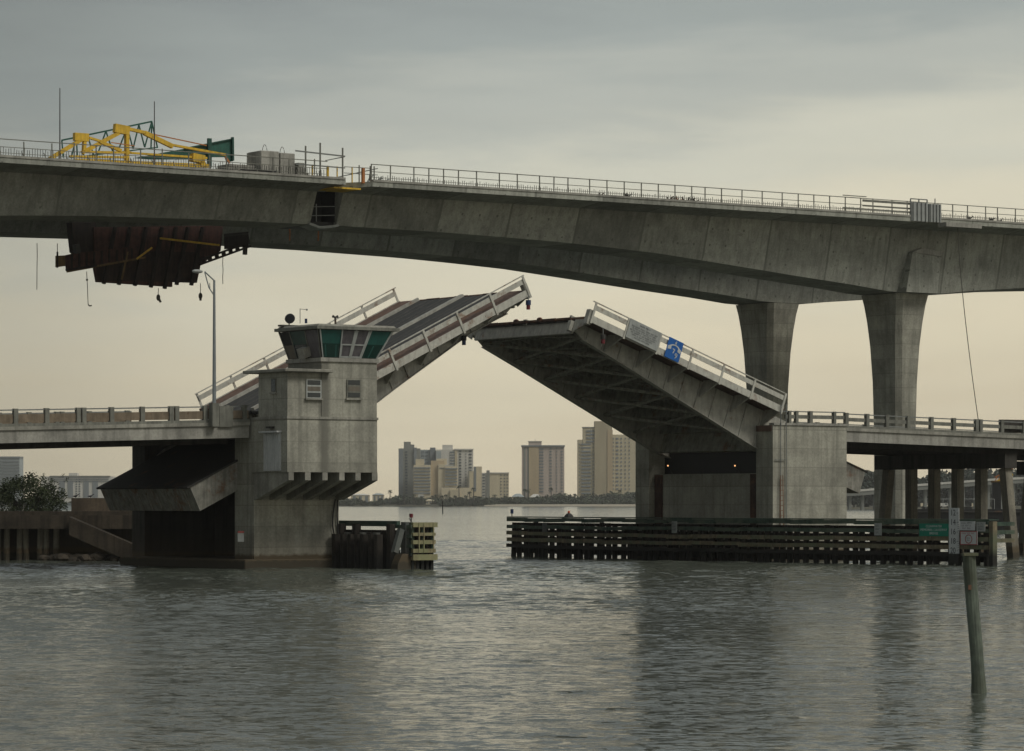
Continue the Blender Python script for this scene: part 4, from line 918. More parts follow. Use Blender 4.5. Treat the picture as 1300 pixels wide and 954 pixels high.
# ------------------------------------------------------------------ fenders
def fender(path, label, walers, pmat, wmat, pilestep, ptop):
    base = path[0]; FN = T('timber_fender', (base[0], base[1], 0), label, 'fender')
    segs = list(zip(path, path[1:])); lvls = walers
    for zc, hh, mt in lvls:
        secs = []
        mb = MB()
        for (a, b_) in segs:
            n_ = max(1, round(math.dist(a, b_)/2.6))
            for q_ in range(n_):
                p0 = (a[0]+(b_[0]-a[0])*q_/n_, a[1]+(b_[1]-a[1])*q_/n_); p1 = (a[0]+(b_[0]-a[0])*(q_+1.02)/n_, a[1]+(b_[1]-a[1])*(q_+1.02)/n_)
                jz, jx = random.uniform(-.035, .035), random.uniform(-.03, .03)
                mb.beam((p0[0]+jx, p0[1], zc+jz), (p1[0]+jx, p1[1], zc+jz+random.uniform(-.03, .03)), .22, hh*random.uniform(.88, 1.06))
        FN.add('waler', mb, mt)
    k = 0; prev = None; random.seed(int(base[0]*7)+3)
    for (a, b_) in segs:
        Ls = math.dist(a, b_); n = max(1, int(Ls/pilestep)); dx, dy = (b_[0]-a[0])/Ls, (b_[1]-a[1])/Ls
        side = (-dy, dx) if FN_SIDE > 0 else (dy, -dx)
        for i in range(n):
            s = (i+random.uniform(.2, .8))*Ls/n; x, y = a[0]+dx*s+side[0]*.36, a[1]+dy*s+side[1]*.36
            FN.add('pile', MB().tube([(x+random.uniform(-.15, .15), y, -1.2), (x, y, ptop+random.uniform(-.25, .02))], .19, 8), pmat); k += 1
    return FN
FN_SIDE = -1   # piles on the bridge side (+u)
rf = [(34.0, -19.2), (31.3, -4), (31.0, 6), (31.2, 16), (32.3, 28.8)]
FR = fender(rf, 'long low timber fender of dark rails in front of the right pier', [(2.62, .26, 'timber_green'), (2.10, .24, 'timber_green'), (1.62, .26, 'timber'), (1.16, .26, 'timber'), (.72, .26, 'timber_dark')], 'timber_dark', 'timber', .72, 2.45)
mb = MB()
for (a, b_) in zip(rf, rf[1:]): mb.beam((a[0]+.62, a[1], 1.2), (b_[0]+.62, b_[1], 1.2), .1, .4); mb.beam((a[0]+.62, a[1], .45), (b_[0]+.62, b_[1], .45), .1, .45); mb.beam((a[0]+.62, a[1], 1.75), (b_[0]+.62, b_[1], 1.75), .1, .3); mb.beam((a[0]+.62, a[1], 2.3), (b_[0]+.62, b_[1], 2.3), .1, .2)
FR.add('back_waler', mb, 'timber_dark')
mb = MB()
for (a, b_) in zip(rf, rf[1:]): mb.beam((a[0]+.4, a[1], 2.80), (b_[0]+.4, b_[1], 2.80), 1.0, .07)
FR.add('walkway', mb, 'timber_green')
FR.add('end_post', MB().box(33.95, 34.3, -19.6, -19.25, -1, 2.7), 'timber')
for i in range(3):
    mb = MB(); [mb.beam((34.1, -19.25, 2.55-.5*j), (36.3, -18.9, 2.55-.5*j), .2, .24) for j in (i,)]
    FR.add('end_board', mb, 'timber_green' if i < 2 else 'timber')
# signs on the right fender: local frame along the rail of its near segment
a, b_ = rf[0], rf[1]; Ls = math.dist(a, b_); dirn = Vector(((a[0]-b_[0])/Ls, (a[1]-b_[1])/Ls, 0))    # towards the viewer = to the right in the picture
rzl = math.atan2(dirn.y, dirn.x)
def onfender(px, name, label, off=.16, cat='sign'):
    best = None
    for i in range(400):
        s = i/400*Ls*1.03-.4; x = Vector((a[0], a[1], 0))-dirn*s; nx = Vector((dirn.y, -dirn.x, 0)); x = x+nx*off
        W_ = B2W(x.x, x.y); p_ = 650+F*W_.x/W_.y
        if best is None or abs(p_-px) < best[0]: best = (abs(p_-px), x, W_)
    return best[1], best[2]
def fsign(px0, px1, y0, y1, name, label, mat, off=.16):
    x0, w0 = onfender(px0, name, label, off); x1, w1 = onfender(px1, name, label, off)
    c = (w0+w1)/2; wd = (w0-w1).length; zt_ = wz(y0, c.y); zb_ = wz(y1, c.y)
    E_ = empty(name, Vector((c.x, c.y, zb_)), AL+rzl, label, 'sign')
    MB().box(-wd/2, wd/2, -.02, .02, 0, zt_-zb_).build('panel', mat, E_)
    return E_, wd, zt_-zb_
e3, w3, h3 = fsign(1167, 1204.5, 665, 681, 'bridge_name_sign', 'green name sign with white lettering on the right fender', 'sign_green')
for i, s_ in enumerate(('CLEARWATER', 'MEMORIAL CAUSEWAY', 'BRIDGE')):
    text('lettering', s_, .21, 'sign_white', e3, (0, -.022, h3*(.78-.28*i)), FRONT, sx=.92, depth=.004)
e4, w4, h4 = fsign(1205, 1217.5, 645, 703, 'clearance_gauge', 'tall white clearance gauge board numbered 12 to 20 at the fender end', 'sign_white', .22)
for i, s_ in enumerate(('12', '14', '16', '18', '20')):
    z = h4*(1-(651.5-645+i*12)/58.)
    text('numeral', s_, .52, 'ink', e4, (-.06, -.022, z), FRONT, sx=.8, depth=.004)
    mb = MB()
    for j in range(5): mb.box(w4/2-(.16 if j == 0 else .08), w4/2-.01, -.03, -.021, z-.02-j*.12, z+.01-j*.12)
    mb.build('scale_marks', 'ink', e4)
MB().box(-w4/2+.03, w4/2-.03, -.02, .02, -.62, -.003).build('lower_board', 'timber_grey', e4)
e5, w5, h5 = fsign(1218.5, 1238, 662, 673.5, 'notice_sign', 'white notice with small lettering right of the gauge, above the red bordered sign', 'sign_white')
scribble(e5, w5*.85, h5*.82, 3, h5*.3, 'ink_soft', [.9, .8, .7], y=-.024, ch=.09)
e6, w6, h6 = fsign(1219, 1241, 674.5, 692, 'notice_sign', 'white sign with red border and red ring beside the gauge board', 'sign_white', .3)
mb = MB(); mb.box(-w6/2, w6/2, -.03, -.022, 0, .05); mb.box(-w6/2, w6/2, -.03, -.022, h6-.05, h6); mb.box(-w6/2, -w6/2+.05, -.03, -.022, .052, h6-.052); mb.box(w6/2-.05, w6/2, -.03, -.022, .052, h6-.052); mb.build('border', 'ink_red', e6)
MB().loft([[((.25+d_)*math.cos(q), yy, h6*.42+(.25+d_)*math.sin(q)) for d_, yy in ((-.025, -.03), (.025, -.03), (.025, -.022), (-.025, -.022))] for q in [i*math.pi/9 for i in range(19)]]).build('ring', 'ink_red', e6)
scribble(e6, w6*.8, h6*.84, 1, .14, 'ink_red', [1], y=-.024, ch=.08); scribble(e6, .3, h6*.5, 2, .13, 'ink_soft', [1, .8], y=-.024, ch=.07)
e7, w7, h7 = fsign(1240, 1251, 663, 675, 'notice_sign', 'small grey notice at the right end of the fender', 'sign_grey'); scribble(e7, w7*.8, h7*.8, 3, h7*.28, 'ink_soft', [.9, .8, .7], y=-.024, ch=.08)
e8, w8, h8 = fsign(1110, 1119.5, 664.5, 680, 'notice_sign', 'small white notice on the fender right of the pier', 'sign_grey'); scribble(e8, w8*.8, h8*.8, 3, h8*.28, 'ink_soft', [.9, .8, .7], y=-.024, ch=.08)
# notice on the far part of the fender
for px_, py0, py1, lab in ((857, 662, 677, 'small pale notice on the dark fender in front of the pier recess'), (696, 664, 676, 'small dim notice on the dark far end of the fender')):
    for i in range(60):
        v = i*.5; u = float(np.interp(v, [-4, 6, 16, 30.6], [31.3, 31.0, 31.2, 32.6]))-.2; Wp = B2W(u, v)
        if 650+F*Wp.x/Wp.y < px_: break
    K = empty('notice_sign', Vector((Wp.x, Wp.y, wz(py1, Wp.y))), AL-math.pi/2, lab, 'sign')
    hh = (py1-py0)/F*Wp.y; ww = .55; MB().box(-ww/2, ww/2, -.02, .02, 0, hh).build('panel', 'sign_grey' if px_ > 800 else 'timber_grey', K); scribble(K, ww*.8, hh*.8, 3, hh*.25, 'ink_soft', y=-.024, ch=.08)
# beacons on the right fender
for px_, col, lab in ((651, 'lamp_blue', 'dark navigation light on a stem at the far end of the right fender'), (724, 'lamp_orange', 'orange navigation light on a dark mount on the right fender')):
    for i in range(80):
        v = i*.4; u = float(np.interp(v, [-4, 6, 16, 30.6], [31.3, 31.0, 31.2, 32.6]))+.2; Wp = B2W(u, v)
        if 650+F*Wp.x/Wp.y < px_: break
    K = empty('fender_light', Vector((Wp.x, Wp.y, 2.84)), AL, lab, 'navigation light')
    if px_ < 700: MB().tube([(0, 0, 0), (0, 0, .22)], .04, 6).build('stem', 'dark_steel', K); MB().tube([(0, 0, .2), (0, 0, .34), (0, 0, .52)], .11, 10).build('lens', col, K)
    else: MB().loft([[(-.2*k, -.2*k, z), (.2*k, -.2*k, z), (.2*k, .2*k, z), (-.2*k, .2*k, z)] for z, k in ((0, 1.2), (.1, 1.0), (.24, .5))]).build('mount', 'dark_steel', K); MB().ball((0, 0, .32), .1, n=10).build('lens', col, K)
# left fender
FN_SIDE = -1
lf_ = [(.55, -5.6), (.35, 3), (.35, 15)]
FLn = T('timber_fender', (.5, -5.5, 0), 'dark timber fender beside the left pier ending in pale slatted boards', 'fender')
for zc, hh in ((2.62, .32), (2.1, .3), (1.5, .3), (.95, .3)):
    mb = MB(); [mb.beam((p_[0], p_[1], zc), (q_[0], q_[1], zc), .25, hh) for p_, q_ in zip(lf_, lf_[1:])]
    FLn.add('waler', mb, 'timber_green' if zc > 2.5 else 'timber_dark')
random.seed(2)
v = -5.4
while v < 14:
    FLn.add('pile', MB().tube([(.2, v, -1.2), (.15, v, 2.1 if random.random() < .7 else 2.6)], .27, 8), random.choice(('timber_dark', 'timber_grey', 'timber_dark'))); FLn.add('pile', MB().tube([(-.45, v+.35, -1.2), (-.45, v+.4, 2.0)], .27, 8), 'timber_dark'); v += random.uniform(.6, .9)
fu0, _ = Pv(523.5, 0, -6.9); fu1, _ = Pv(553.5, 0, -6.9)
for i, (y0, y1) in enumerate(((663.5, 669.5), (676.5, 680.5), (686, 691), (697, 702), (704, 711.5))):
    z1 = Pv(538, y0, -6.9)[1]; z0 = Pv(538, y1, -6.9)[1]
    FLn.add('end_board', MB().box(fu0, fu1+(.05 if i in (0, 4) else -.08), -7.0, -6.78, z0, z1), 'timber_pale')
mb = MB()
for i in range(5):
    uu = fu0+.05+(fu1-fu0-.3)*i/4; FLn.add('end_post', MB().box(uu, uu+.17, -6.77, -6.5, -1, 2.7), 'timber_green' if i % 2 == 0 else 'timber_dark')
    if i in (1, 2, 4): mb.box(uu-.02, uu+.05, -7.03, -7.003, .95, 2.7)
FLn.add('straps', mb, 'timber_pale')
for zc in (2.45, 1.9, 1.35, .85): FLn.add('side_board', MB().beam((fu0-.05, -6.9, zc), (fu0-.25, -5.4, zc), .1, .2), 'timber_green')
u = Pv(517, 0, -6.3)[0]; FLn.add('corner_post', MB().box(u-.24, u+.24, -6.5, -6.0, -1, 2.72), 'timber_grey')
FLn.add('raking_pile', MB().beam((Pv(501, 0, -6.6)[0], -6.6, .95), (Pv(509, 0, -6.4)[0], -6.4, 2.3), .32, .32, up=(0, 1, 0)), 'timber_grey')
FLn.add('corner_base', MB().loft([[(u-1.0+k*.1, -6.7, z), (u+.35, -6.7, z), (u+.35, -6.0, z), (u-1.0+k*.1, -6.0, z)] for k, z in ((0, -1), (1, .3), (4, .9))]), 'conc_brown')
u = Pv(522, 0, -6.3)[0]; K = T('fender_light', (u, -6.3, 2.72), 'dark red navigation light on the left fender end', 'navigation light')
K.add('stem', MB().tube([(u, -6.3, 2.72), (u, -6.3, 2.98)], .04, 6), 'dark_steel'); K.add('lens', MB().tube([(u, -6.3, 2.98), (u, -6.3, 3.2)], .11, 10), 'lamp_red'); K.add('bracket', MB().beam((u-.15, -6.3, 2.95), (u, -6.3, 2.75), .03, .04), 'dark_steel')

# ------------------------------------------------------------------ foreground marker post
Yp = 67.4; xt = wx(1231.5, Yp); xb = wx(1241.5, Yp)
K = empty('marker_post', (xb, Yp, 0), 0, 'weathered greenish timber post leaning in the water at right foreground', 'post')
mb = MB(); secs = []
for i in range(13):
    k = i/12; z = -1+k*(wz(704, Yp)+1); cx = (xb+ (xt-xb)*max(0, z)/wz(704, Yp))-xb+.02*math.sin(k*5); r = .138-.006*k+ (.03*(1-min(1, max(0, z)/.35)) if z < .35 else 0)
    secs.append([(cx+r*math.cos(q)*(1+.06*math.sin(3*q+k*4)), r*math.sin(q)*(1+.05*math.cos(2*q+k*3)), z) for q in [j*math.pi/7 for j in range(14)]])
mb.loft(secs).build('trunk', 'post_green', K)
zt_ = wz(704, Yp); MB().box(xt-xb-.15, xt-xb+.15, -.15, .15, zt_-.03, zt_+.03).build('cap', 'timber', K)
mb = MB(); mb.box(xt-xb-.06, xt-xb+.0, -.2, -.13, zt_-.72, zt_-.62); mb.build('bolt', 'leaf_rust', K)

# ------------------------------------------------------------------ left bank objects
sw = tag(MB().box(-150, -19, 225.4, 226.15, -1, 2.95).build('sea_wall', 'conc_dark'), 'sea wall at the left edge of the water, coloured dark for the shade below the wharf', 'sea wall')  # near-black colour stands in for the shade below the wharf
WL = empty('old_wharf', (-30, 224.5, 0), 0, 'low concrete wharf with pale piles under a dark deck at the left edge', 'wharf')
MB().box(-60, -24.3, 223.6, 225.38, 2.35, 3.25).build('cap_beam', 'conc_deep_brown', WL, (-30, 224.5, 0))
for i in range(9):
    x = wx(-30+i*13+random.uniform(-3, 3), 219.2)
    MB().tube([(x, 219.2, -1), (x+random.uniform(-.1, .1), 219.2, 2.44)], .2, 8).build('pile', 'conc_pile', WL, (-30, 224.5, 0))
MB().box(-60, -24.4, 218.6, 223.58, 2.45, 2.75).build('deck', 'conc_deep_brown', WL, (-30, 224.5, 0))
MB().box(-60, -24.35, 218.2, 218.59, 2.1, 3.0).build('edge_beam', 'conc_deep_brown', WL, (-30, 224.5, 0))
MB().hexa([(-29.0, 216.6, 1.7), (-24.6, 216.6, -.2), (-24.6, 218.15, -.2), (-29.0, 218.15, 1.7)], [(-29.0, 216.6, 2.9), (-24.6, 216.6, 1.0), (-24.6, 218.15, 1.0), (-29.0, 218.15, 2.9)]).build('sloping_wing', 'conc_deep_brown', WL, (-30, 224.5, 0))
tag(MB().box(wx(93, 228), wx(150, 228), 227, 229, 2.9, wz(632.5, 228)).build('parapet_wall', 'conc_brown'), 'brown block wall on the left bank beside the leaf counterweight', 'wall')
tag(MB().box(wx(136, 231), wx(190, 231), 230, 231.5, 2.9, wz(648, 231)).build('low_wall', 'conc_brown'), 'low brown wall behind the leaf counterweight on the left bank', 'wall')
K = empty('gull', (wx(96, 228), 228, wz(632.5, 228)), 0, 'small dark bird perched on the brown block wall', 'bird', 'birds on the block wall')
def gull(K, s=1):
    MB().loft([[(x, r*math.cos(q)*.8, .1+dz+r*math.sin(q)) for q in [j*math.pi/3 for j in range(6)]] for x, r, dz in ((-.2, .015, .03), (-.1, .06, .02), (0, .085, .02), (.09, .065, .05), (.13, .04, .1), (.18, .045, .15), (.22, .03, .15), (.27, .008, .14))]).build('body', 'ink', K)
    MB().tube([(0, -.02, .06), (0, -.02, 0)], .01, 4).build('leg', 'ink', K); MB().tube([(0, .02, .06), (0, .02, 0)], .01, 4).build('leg', 'ink', K)
gull(K); K['label'] = 'small dark bird perched at the left end of the block wall'
K = empty('gull', (wx(115, 228), 228, wz(632.5, 228)), .4, 'small dark bird perched near the middle of the block wall', 'bird', 'birds on the block wall'); gull(K)
random.seed(41)
for i in range(20):
    x = wx(62+i*5.3, 219)+random.uniform(-.15, .15); mb = MB()
    bmesh.ops.create_icosphere(mb.bm, subdivisions=2, radius=random.uniform(.3, .55))
    for v_ in mb.bm.verts: v_.co = Vector((v_.co.x*1.25, v_.co.y, v_.co.z*.75))*random.uniform(.86, 1.1)
    o = mb.build('boulder', 'conc_deep_brown'); o.location = (x, 217.3+random.uniform(-.5, .5), random.uniform(-.05, .25)); o.rotation_euler = (0, 0, random.uniform(0, 6))
    tag(o, 'dark rough boulder at the waterline below the left bank wall', 'rock', 'boulders along the left bank')
# shrub
random.seed(21)
Yb = 229; K = empty('mangrove_bush', (wx(36, Yb), Yb, 2.9), 0, 'dark leafy bush on the left bank below the approach span', 'bush')
stems = MB()
cl_ = []
for i in range(46):
    th = random.uniform(0, 6.28); r = random.random()**.5*2.45; hgt = random.uniform(.4, 2.6)*(1-.38*(r/2.5)**2)
    cl_.append((r*math.cos(th)*1.0+.1, r*math.sin(th)*.8, hgt, random.uniform(.4, .68)))
for (x, y, z, r) in cl_:
    stems.tube([(x*.15, y*.15, 0), (x*.5, y*.5, z*.5), (x, y, z)], .035, 5, .012)
stems.build('stems', 'bark', K)
mb = MB()
for (x, y, z, r) in cl_:
    for j in range(230):
        d_ = Vector((random.gauss(0, 1), random.gauss(0, 1), random.gauss(0, .8))).normalized()*r*random.random()**.4
        mb.quadleaf((x+d_.x, y+d_.y, max(.05, z+d_.z)), .085)
for i in range(22):
    x = random.uniform(-2.2, 2.6); z = 2.0+random.uniform(-.5, .95)*(1-.3*abs(x)/2.5)
    for j in range(16): mb.quadleaf((x+random.uniform(-.1, .1)+j*.012, random.uniform(-.5, .5), z+j*.018), .075)
mb.build('foliage', 'leaves', K)

# ------------------------------------------------------------------ far shore : condominium towers
YB = 2720
class Bld:
    def __init__(s, px0, px1, top, mat, label, Y=YB, depth=22, rz=0, base=0):
        s.Y = Y; s.x0, s.x1 = wx(px0, Y), wx(px1, Y); s.zt = wz(top, Y); s.cx = (s.x0+s.x1)/2; s.d = depth
        s.e = empty('apartment_tower', (s.cx, Y, 1.5), 0, label, 'tower block')
        s.part('wall', px0, px1, top, None, mat, 0, depth); s.wm = {}
    def part(s, name, px0, px1, top, bot, mat, f0=0, f1=20):
        z0 = 1.5 if bot is None else wz(bot, s.Y)
        return MB().box(wx(px0, s.Y)-s.cx, wx(px1, s.Y)-s.cx, f0, f1, z0-1.5, wz(top, s.Y)-1.5).build(name, mat, s.e)
    def wins(s, px, y0, y1, n, w_, h, mat='glass_far', name='window', f=-.35):
        key = (w_, h, mat, name)
        for i in range(n):
            y = y0+(y1-y0)*i/max(1, n-1); loc = (wx(px, s.Y)-s.cx, f, wz(y, s.Y)-1.5)
            if key not in s.wm:
                ww, hh = w_/F*s.Y, h/F*s.Y
                o = MB().box(-ww/2, ww/2, -.15, .3, -hh/2, hh/2).build(name, mat, s.e); s.wm[key] = o
            else: o = s.wm[key].copy(); COL.objects.link(o); o.parent = s.e
            o.location = loc
q = Bld(506, 533, 569.5, 'f_grey', 'dark grey tower with one window column, leftmost of the central cluster'); q.part('roof_block', 512.5, 521, 561, 569.6, 'f_grey', 3, 15); q.part('roof_step', 521.1, 525.5, 564.5, 569.6, 'f_grey', 3, 15)
q.part('corner_bay', 506.5, 511.5, 571, None, 'f_slate', -1.5, -.02); q.part('corner_bay', 525.5, 529, 568.5, 589, 'f_slate', -1.5, -.02); q.wins(516, 574, 630, 16, 3, 1.5)
q = Bld(533.2, 553, 571.2, 'f_blue', 'grey-blue slab tower behind the cream low block', Y=2760); q.part('stair_tower', 546, 552.5, 568.5, None, 'f_slate', -2, 14); q.wins(537, 574, 592, 5, 3.2, 2, 'f_slate'); q.wins(542, 574, 592, 5, 3.2, 2, 'f_slate')
q = Bld(525, 547, 590.5, 'f_cream', 'cream hotel block with long balcony bands below the grey tower', Y=2690); q.part('roof_block', 527.5, 538, 583, 590.6, 'f_cream', 2, 14)
for i in range(9): q.part('balcony', 525.8, 546.5, 593.5+i*4.0, 595.1+i*4.0, 'f_slate', -.8, -.05)
q.part('podium', 531, 538, 628, None, 'f_white', -6, -.9)
q = Bld(547.1, 564, 585, 'f_tan', 'tan windowless core with a stepped top between the cream hotel wings', Y=2692); q.part('roof_block', 554, 567, 582.5, 590, 'f_cream', 1, 15); q.part('light_wing', 556.5, 564.8, 589.5, None, 'f_cream', -2.5, -.05); q.wins(561, 594.5, 594.5, 1, 6, .8, 'f_slate', f=-2.9)
q = Bld(565, 580.5, 592, 'f_cream', 'cream hotel wing with curved balcony bands right of the tan core', Y=2688)
for i in range(8): q.part('balcony', 565.5, 580.5, 594.5+i*4.1, 596.1+i*4.1, 'f_slate', -1.2, -.05)
q.part('podium', 561, 596, 619.5, None, 'f_cream', -14, -1.3); q.part('podium_step', 572, 584, 622, 633, 'f_sand', -16, -14.05)
q = Bld(553.2, 600.5, 571, 'f_white', 'white tower with dark square windows and a roof box, right in the central cluster', Y=2745); q.part('roof_block', 561.5, 574.5, 565, 571.1, 'f_white', 3, 16); q.part('cornice', 576, 601, 570, 571.6, 'f_white', -1.2, 3)
q.part('recess', 553.5, 560, 573, None, 'f_blue', -.6, -.02); q.part('wing_wall', 577.5, 580.5, 572.5, None, 'f_sand', -.8, -.02)
for i in range(12): q.part('balcony', 571, 577, 573.5+i*3.6, 575.1+i*3.6, 'f_slate', -.5, -.02)
q.wins(584.2, 573, 617, 13, 3, 1.6); q.wins(591.5, 573, 617, 13, 1.2, 1.1); q.wins(597, 573, 598, 7, 3.6, 1.5)
q = Bld(594, 601, 598.5, 'f_sand', 'narrow sand block beside the white tower', Y=2715); q.part('fin', 594.5, 595.8, 598, None, 'f_grey', -.6, -.02)
q = Bld(601.2, 611.5, 592.5, 'f_cream', 'narrow cream tower with a blue glass side'); q.part('glass_side', 601.4, 604.5, 592.8, 624, 'f_slate', -.6, -.02)
q = Bld(611.6, 620, 600.5, 'f_white', 'white stairwell block with dark landings left of the low slab'); q.part('stair_tower', 617.5, 621.5, 597.5, None, 'f_grey', -1, 10); q.wins(614, 603, 629, 8, 3, 1.4)
q = Bld(621.6, 646, 600.5, 'f_cream', 'low cream slab block at the right end of the central cluster'); q.part('cornice', 621.4, 646.4, 600.0, 601.3, 'f_white', -.8, 2)
for c in (636, 640.5, 644): q.wins(c, 603.5, 628, 7, 1.6, 1.3)
q = Bld(662.5, 716.5, 567, 'f_pink', 'pinkish tower standing alone between two gaps of sky'); q.part('cornice', 661.7, 717.2, 565.5, 567.2, 'f_slate', -1.5, 22.5); q.part('roof_block', 671, 687.5, 561, 565.4, 'f_pink', 2, 14); q.part('roof_rim', 670.5, 688, 560.3, 561.1, 'f_grey', 1.5, 14.5); q.part('mast', 679.2, 679.7, 557.5, 560.2, 'f_slate', 5, 5.4)
q.part('recess', 665, 667.3, 568, None, 'f_grey', -.4, -.02); q.part('recess', 669.5, 671.3, 568, None, 'f_grey', -.4, -.02); q.part('shaft_wall', 671.5, 684, 567.5, None, 'f_tan', -.9, -.02)
for i in range(15): q.part('balcony', 684.5, 690, 569.5+i*3.85, 571.2+i*3.85, 'f_slate', -.6, -.02)
q.wins(699, 569.5, 624, 15, 3, 1.6, 'f_slate'); q.wins(706.7, 569.5, 624, 15, 1.5, 1.4, 'f_slate'); q.wins(713.3, 569.5, 624, 15, 2.4, 1.5, 'f_slate')
q = Bld(733.5, 812, 575, 'f_sand', 'stepped sand coloured tower half hidden by the right leaf'); q.part('wall', 733.5, 740, 558.5, 574.9, 'f_sand', 0, 20); q.part('wall', 740.1, 756, 543, 574.9, 'f_sand', -.5, 20); q.part('roof_rim', 739.5, 756.3, 542.3, 543.4, 'f_grey', -1, 20.5)
q.part('core', 754.8, 777, 535, None, 'f_sand2', -2.5, 20); q.part('core_side', 771, 777.6, 546, None, 'f_tan', -3, -2.52); q.part('wall', 777.7, 812, 552, 574.9, 'f_sand', 0, 20)
q.part('fin', 750.3, 751, 544.5, 560, 'f_white', -1, -.52)
for i in range(19): 
    if i < 16: q.part('balcony', 738, 750, 563.5+i*4.45-.2, 565.3+i*4.45, 'f_slate', -.9, -.02) if i < 15 else None
for i in range(4): q.part('balcony', 744.5, 754.4, 546.5+i*4.4, 548.5+i*4.4, 'f_slate', -1.2, -.55)
q.wins(753, 564, 625, 15, 1.4, 1.6, 'f_slate'); q.wins(736, 564, 625, 15, 1.2, 1.6, 'f_slate')
for c, ww in ((778.6, 1.4), (783.5, 3.4), (788.8, 1.8), (794, 1.2), (799, 1.2)): q.wins(c, 557, 621, 14, ww, 2.0, 'f_slate')
# left group
q = Bld(-20, 25, 580.5, 'f_blue', 'blue-grey glazed tower rising behind the bush at the left edge', Y=2900); q.part('cornice', -21, 25.5, 579.8, 581.8, 'f_slate', -1, 20)
for i in range(8): q.part('balcony', -20, 24.5, 585+i*4, 587+i*4, 'f_slate', -.8, -.02)
q = Bld(52, 143, 605, 'f_white', 'wide low pale hotel slab behind the left bank', Y=2900); q.part('roof_block', 87, 97.5, 600.8, 604.9, 'f_white', 2, 14); q.part('cornice', 63, 140, 604.2, 605.2, 'f_grey', -1, 3)
for c in (79, 89.5, 109.5, 121): q.part('glass_bay', c-3.4, c+3.4, 610.5, 632, 'f_slate', -.6, -.02)
for c in (97, 101): q.wins(c, 609, 630, 8, 1.8, 1.2)
for i in range(3): q.part('balcony', 63, 138, 606.3+i*2.2, 607.0+i*2.2, 'f_slate', -.7, -.04)
q = empty('far_hall', (wx(72, 1500), 1500, 0), 0, 'long low pale hall on the water beyond the bush', 'hall')
MB().box(-14, 13, 0, 12, 0, wz(640, 1500)).build('wall', 'f_blue', q); MB().box(-14.5, 13.5, -.5, 12.5, wz(640, 1500)+.01, wz(639, 1500)).build('roof', 'f_slate', q)
# beach houses
for px0, px1, top, lab, mt in ((649, 666, 627, 'beach house with a broad grey roof left of two palms', 'f_blue'), (672, 688, 627.5, 'beach house with a pale gabled roof right of two palms', 'f_white'), (444, 470, 627, 'low pale villa with a flat roof beside the control house', 'f_white'), (472, 488, 626.5, 'low villa with a grey hipped roof near the grey tower', 'f_blue'),
                               (752, 764, 638.6, 'tiny pale pavilion on the beach under the trees', 'f_cream'), (596, 608, 634, 'low white pavilion on the quay below the hotels', 'f_white'), (540, 552, 634, 'low cream pavilion among the palms below the hotel', 'f_cream')):
    Y = 2650; x0, x1 = wx(px0, Y), wx(px1, Y); zt2 = wz(top, Y); c = (x0+x1)/2; w2 = (x1-x0)/2; ze = wz(top+4 if px0 > 640 and px0 < 700 else top+2, Y)
    K = empty('beach_house', (c, Y, 1.5), 0, lab, 'house')
    MB().box(-w2*.9, w2*.9, .5, 9, 0, ze-1.5).build('wall', 'f_cream', K)
    MB().hexa([(-w2, 0, ze-1.49), (w2, 0, ze-1.49), (w2, 10, ze-1.49), (-w2, 10, ze-1.49)], [(-w2*.35, 4, zt2-1.5), (w2*.35, 4, zt2-1.5), (w2*.35, 6, zt2-1.5), (-w2*.35, 6, zt2-1.5)]).build('roof', mt, K)
    for j in range(3): MB().box(-w2*.7+j*w2*.6, -w2*.7+j*w2*.6+w2*.28, .42, .5, .8, max(1.2, ze-2.3)).build('window', 'f_slate', K)

# ------------------------------------------------------------------ far trees
def belt(name, crowns, leaf_sz, nl, mat, kind='stuff', flat=.6):
    mb = MB()
    for (x, y, z0, r, hz) in crowns:
        for j in range(nl):
            d_ = Vector((random.gauss(0, 1), random.gauss(0, 1), random.gauss(0, 1))).normalized()*random.random()**.35
            mb.quadleaf((x+d_.x*r, y+d_.y*r, z0+hz*.5+d_.z*hz*.5), leaf_sz, flat)
    o = mb.build(name, mat); o['kind'] = kind; return o
random.seed(31)
def topline(px):   # tree top pixel rows along the far shore
    return float(np.interp(px, [-50, 60, 140, 300, 430, 445, 470, 500, 520, 545, 565, 600, 640, 690, 705, 720, 735, 748, 765, 800, 830, 1000], [628, 633, 633, 632, 633, 631, 634, 628, 628.5, 631, 632, 630, 631, 629, 626, 625, 630, 626, 625, 623, 622, 624]))
cr = []
px = -120
while px < 1010:
    r = random.uniform(2.5, 5); Y = random.uniform(2640, 2672); top = wz(topline(px)+random.uniform(-.4, 5.5), Y)
    cr.append((wx(px, Y), Y, .8, r*random.uniform(.8, 1.3), max(2.5, top-1.0))); px += random.uniform(1.0, 2.6) if 420 < px < 820 else random.uniform(4, 8)
belt('far_wood', cr, 1.2, 130, 'wood_far')
cr = []; px = 560
while px < 830:
    Y = random.uniform(2628, 2636); cr.append((wx(px, Y), Y, .7, 3.4, random.uniform(4.2, 6.4) if px > 640 else 2.4)); px += random.uniform(3, 5)
belt('beach_scrub', cr, 1.0, 110, 'wood_far')
cr = []; px = 1062
while px < 1420:
    Y = random.uniform(1690, 1760); top = wz(float(np.interp(px, [1060, 1075, 1100, 1150, 1170, 1185, 1210, 1260, 1400], [603, 594, 597, 597, 606, 599, 594, 594, 590]))+abs(random.gauss(0, 3.5)), Y)
    cr.append((wx(px, Y), Y, 1.0, random.uniform(1.8, 3.2), top-1)); px += random.uniform(.7, 1.6)
belt('pine_wood', cr, 1.25, 130, 'wood_pine', flat=1.2)
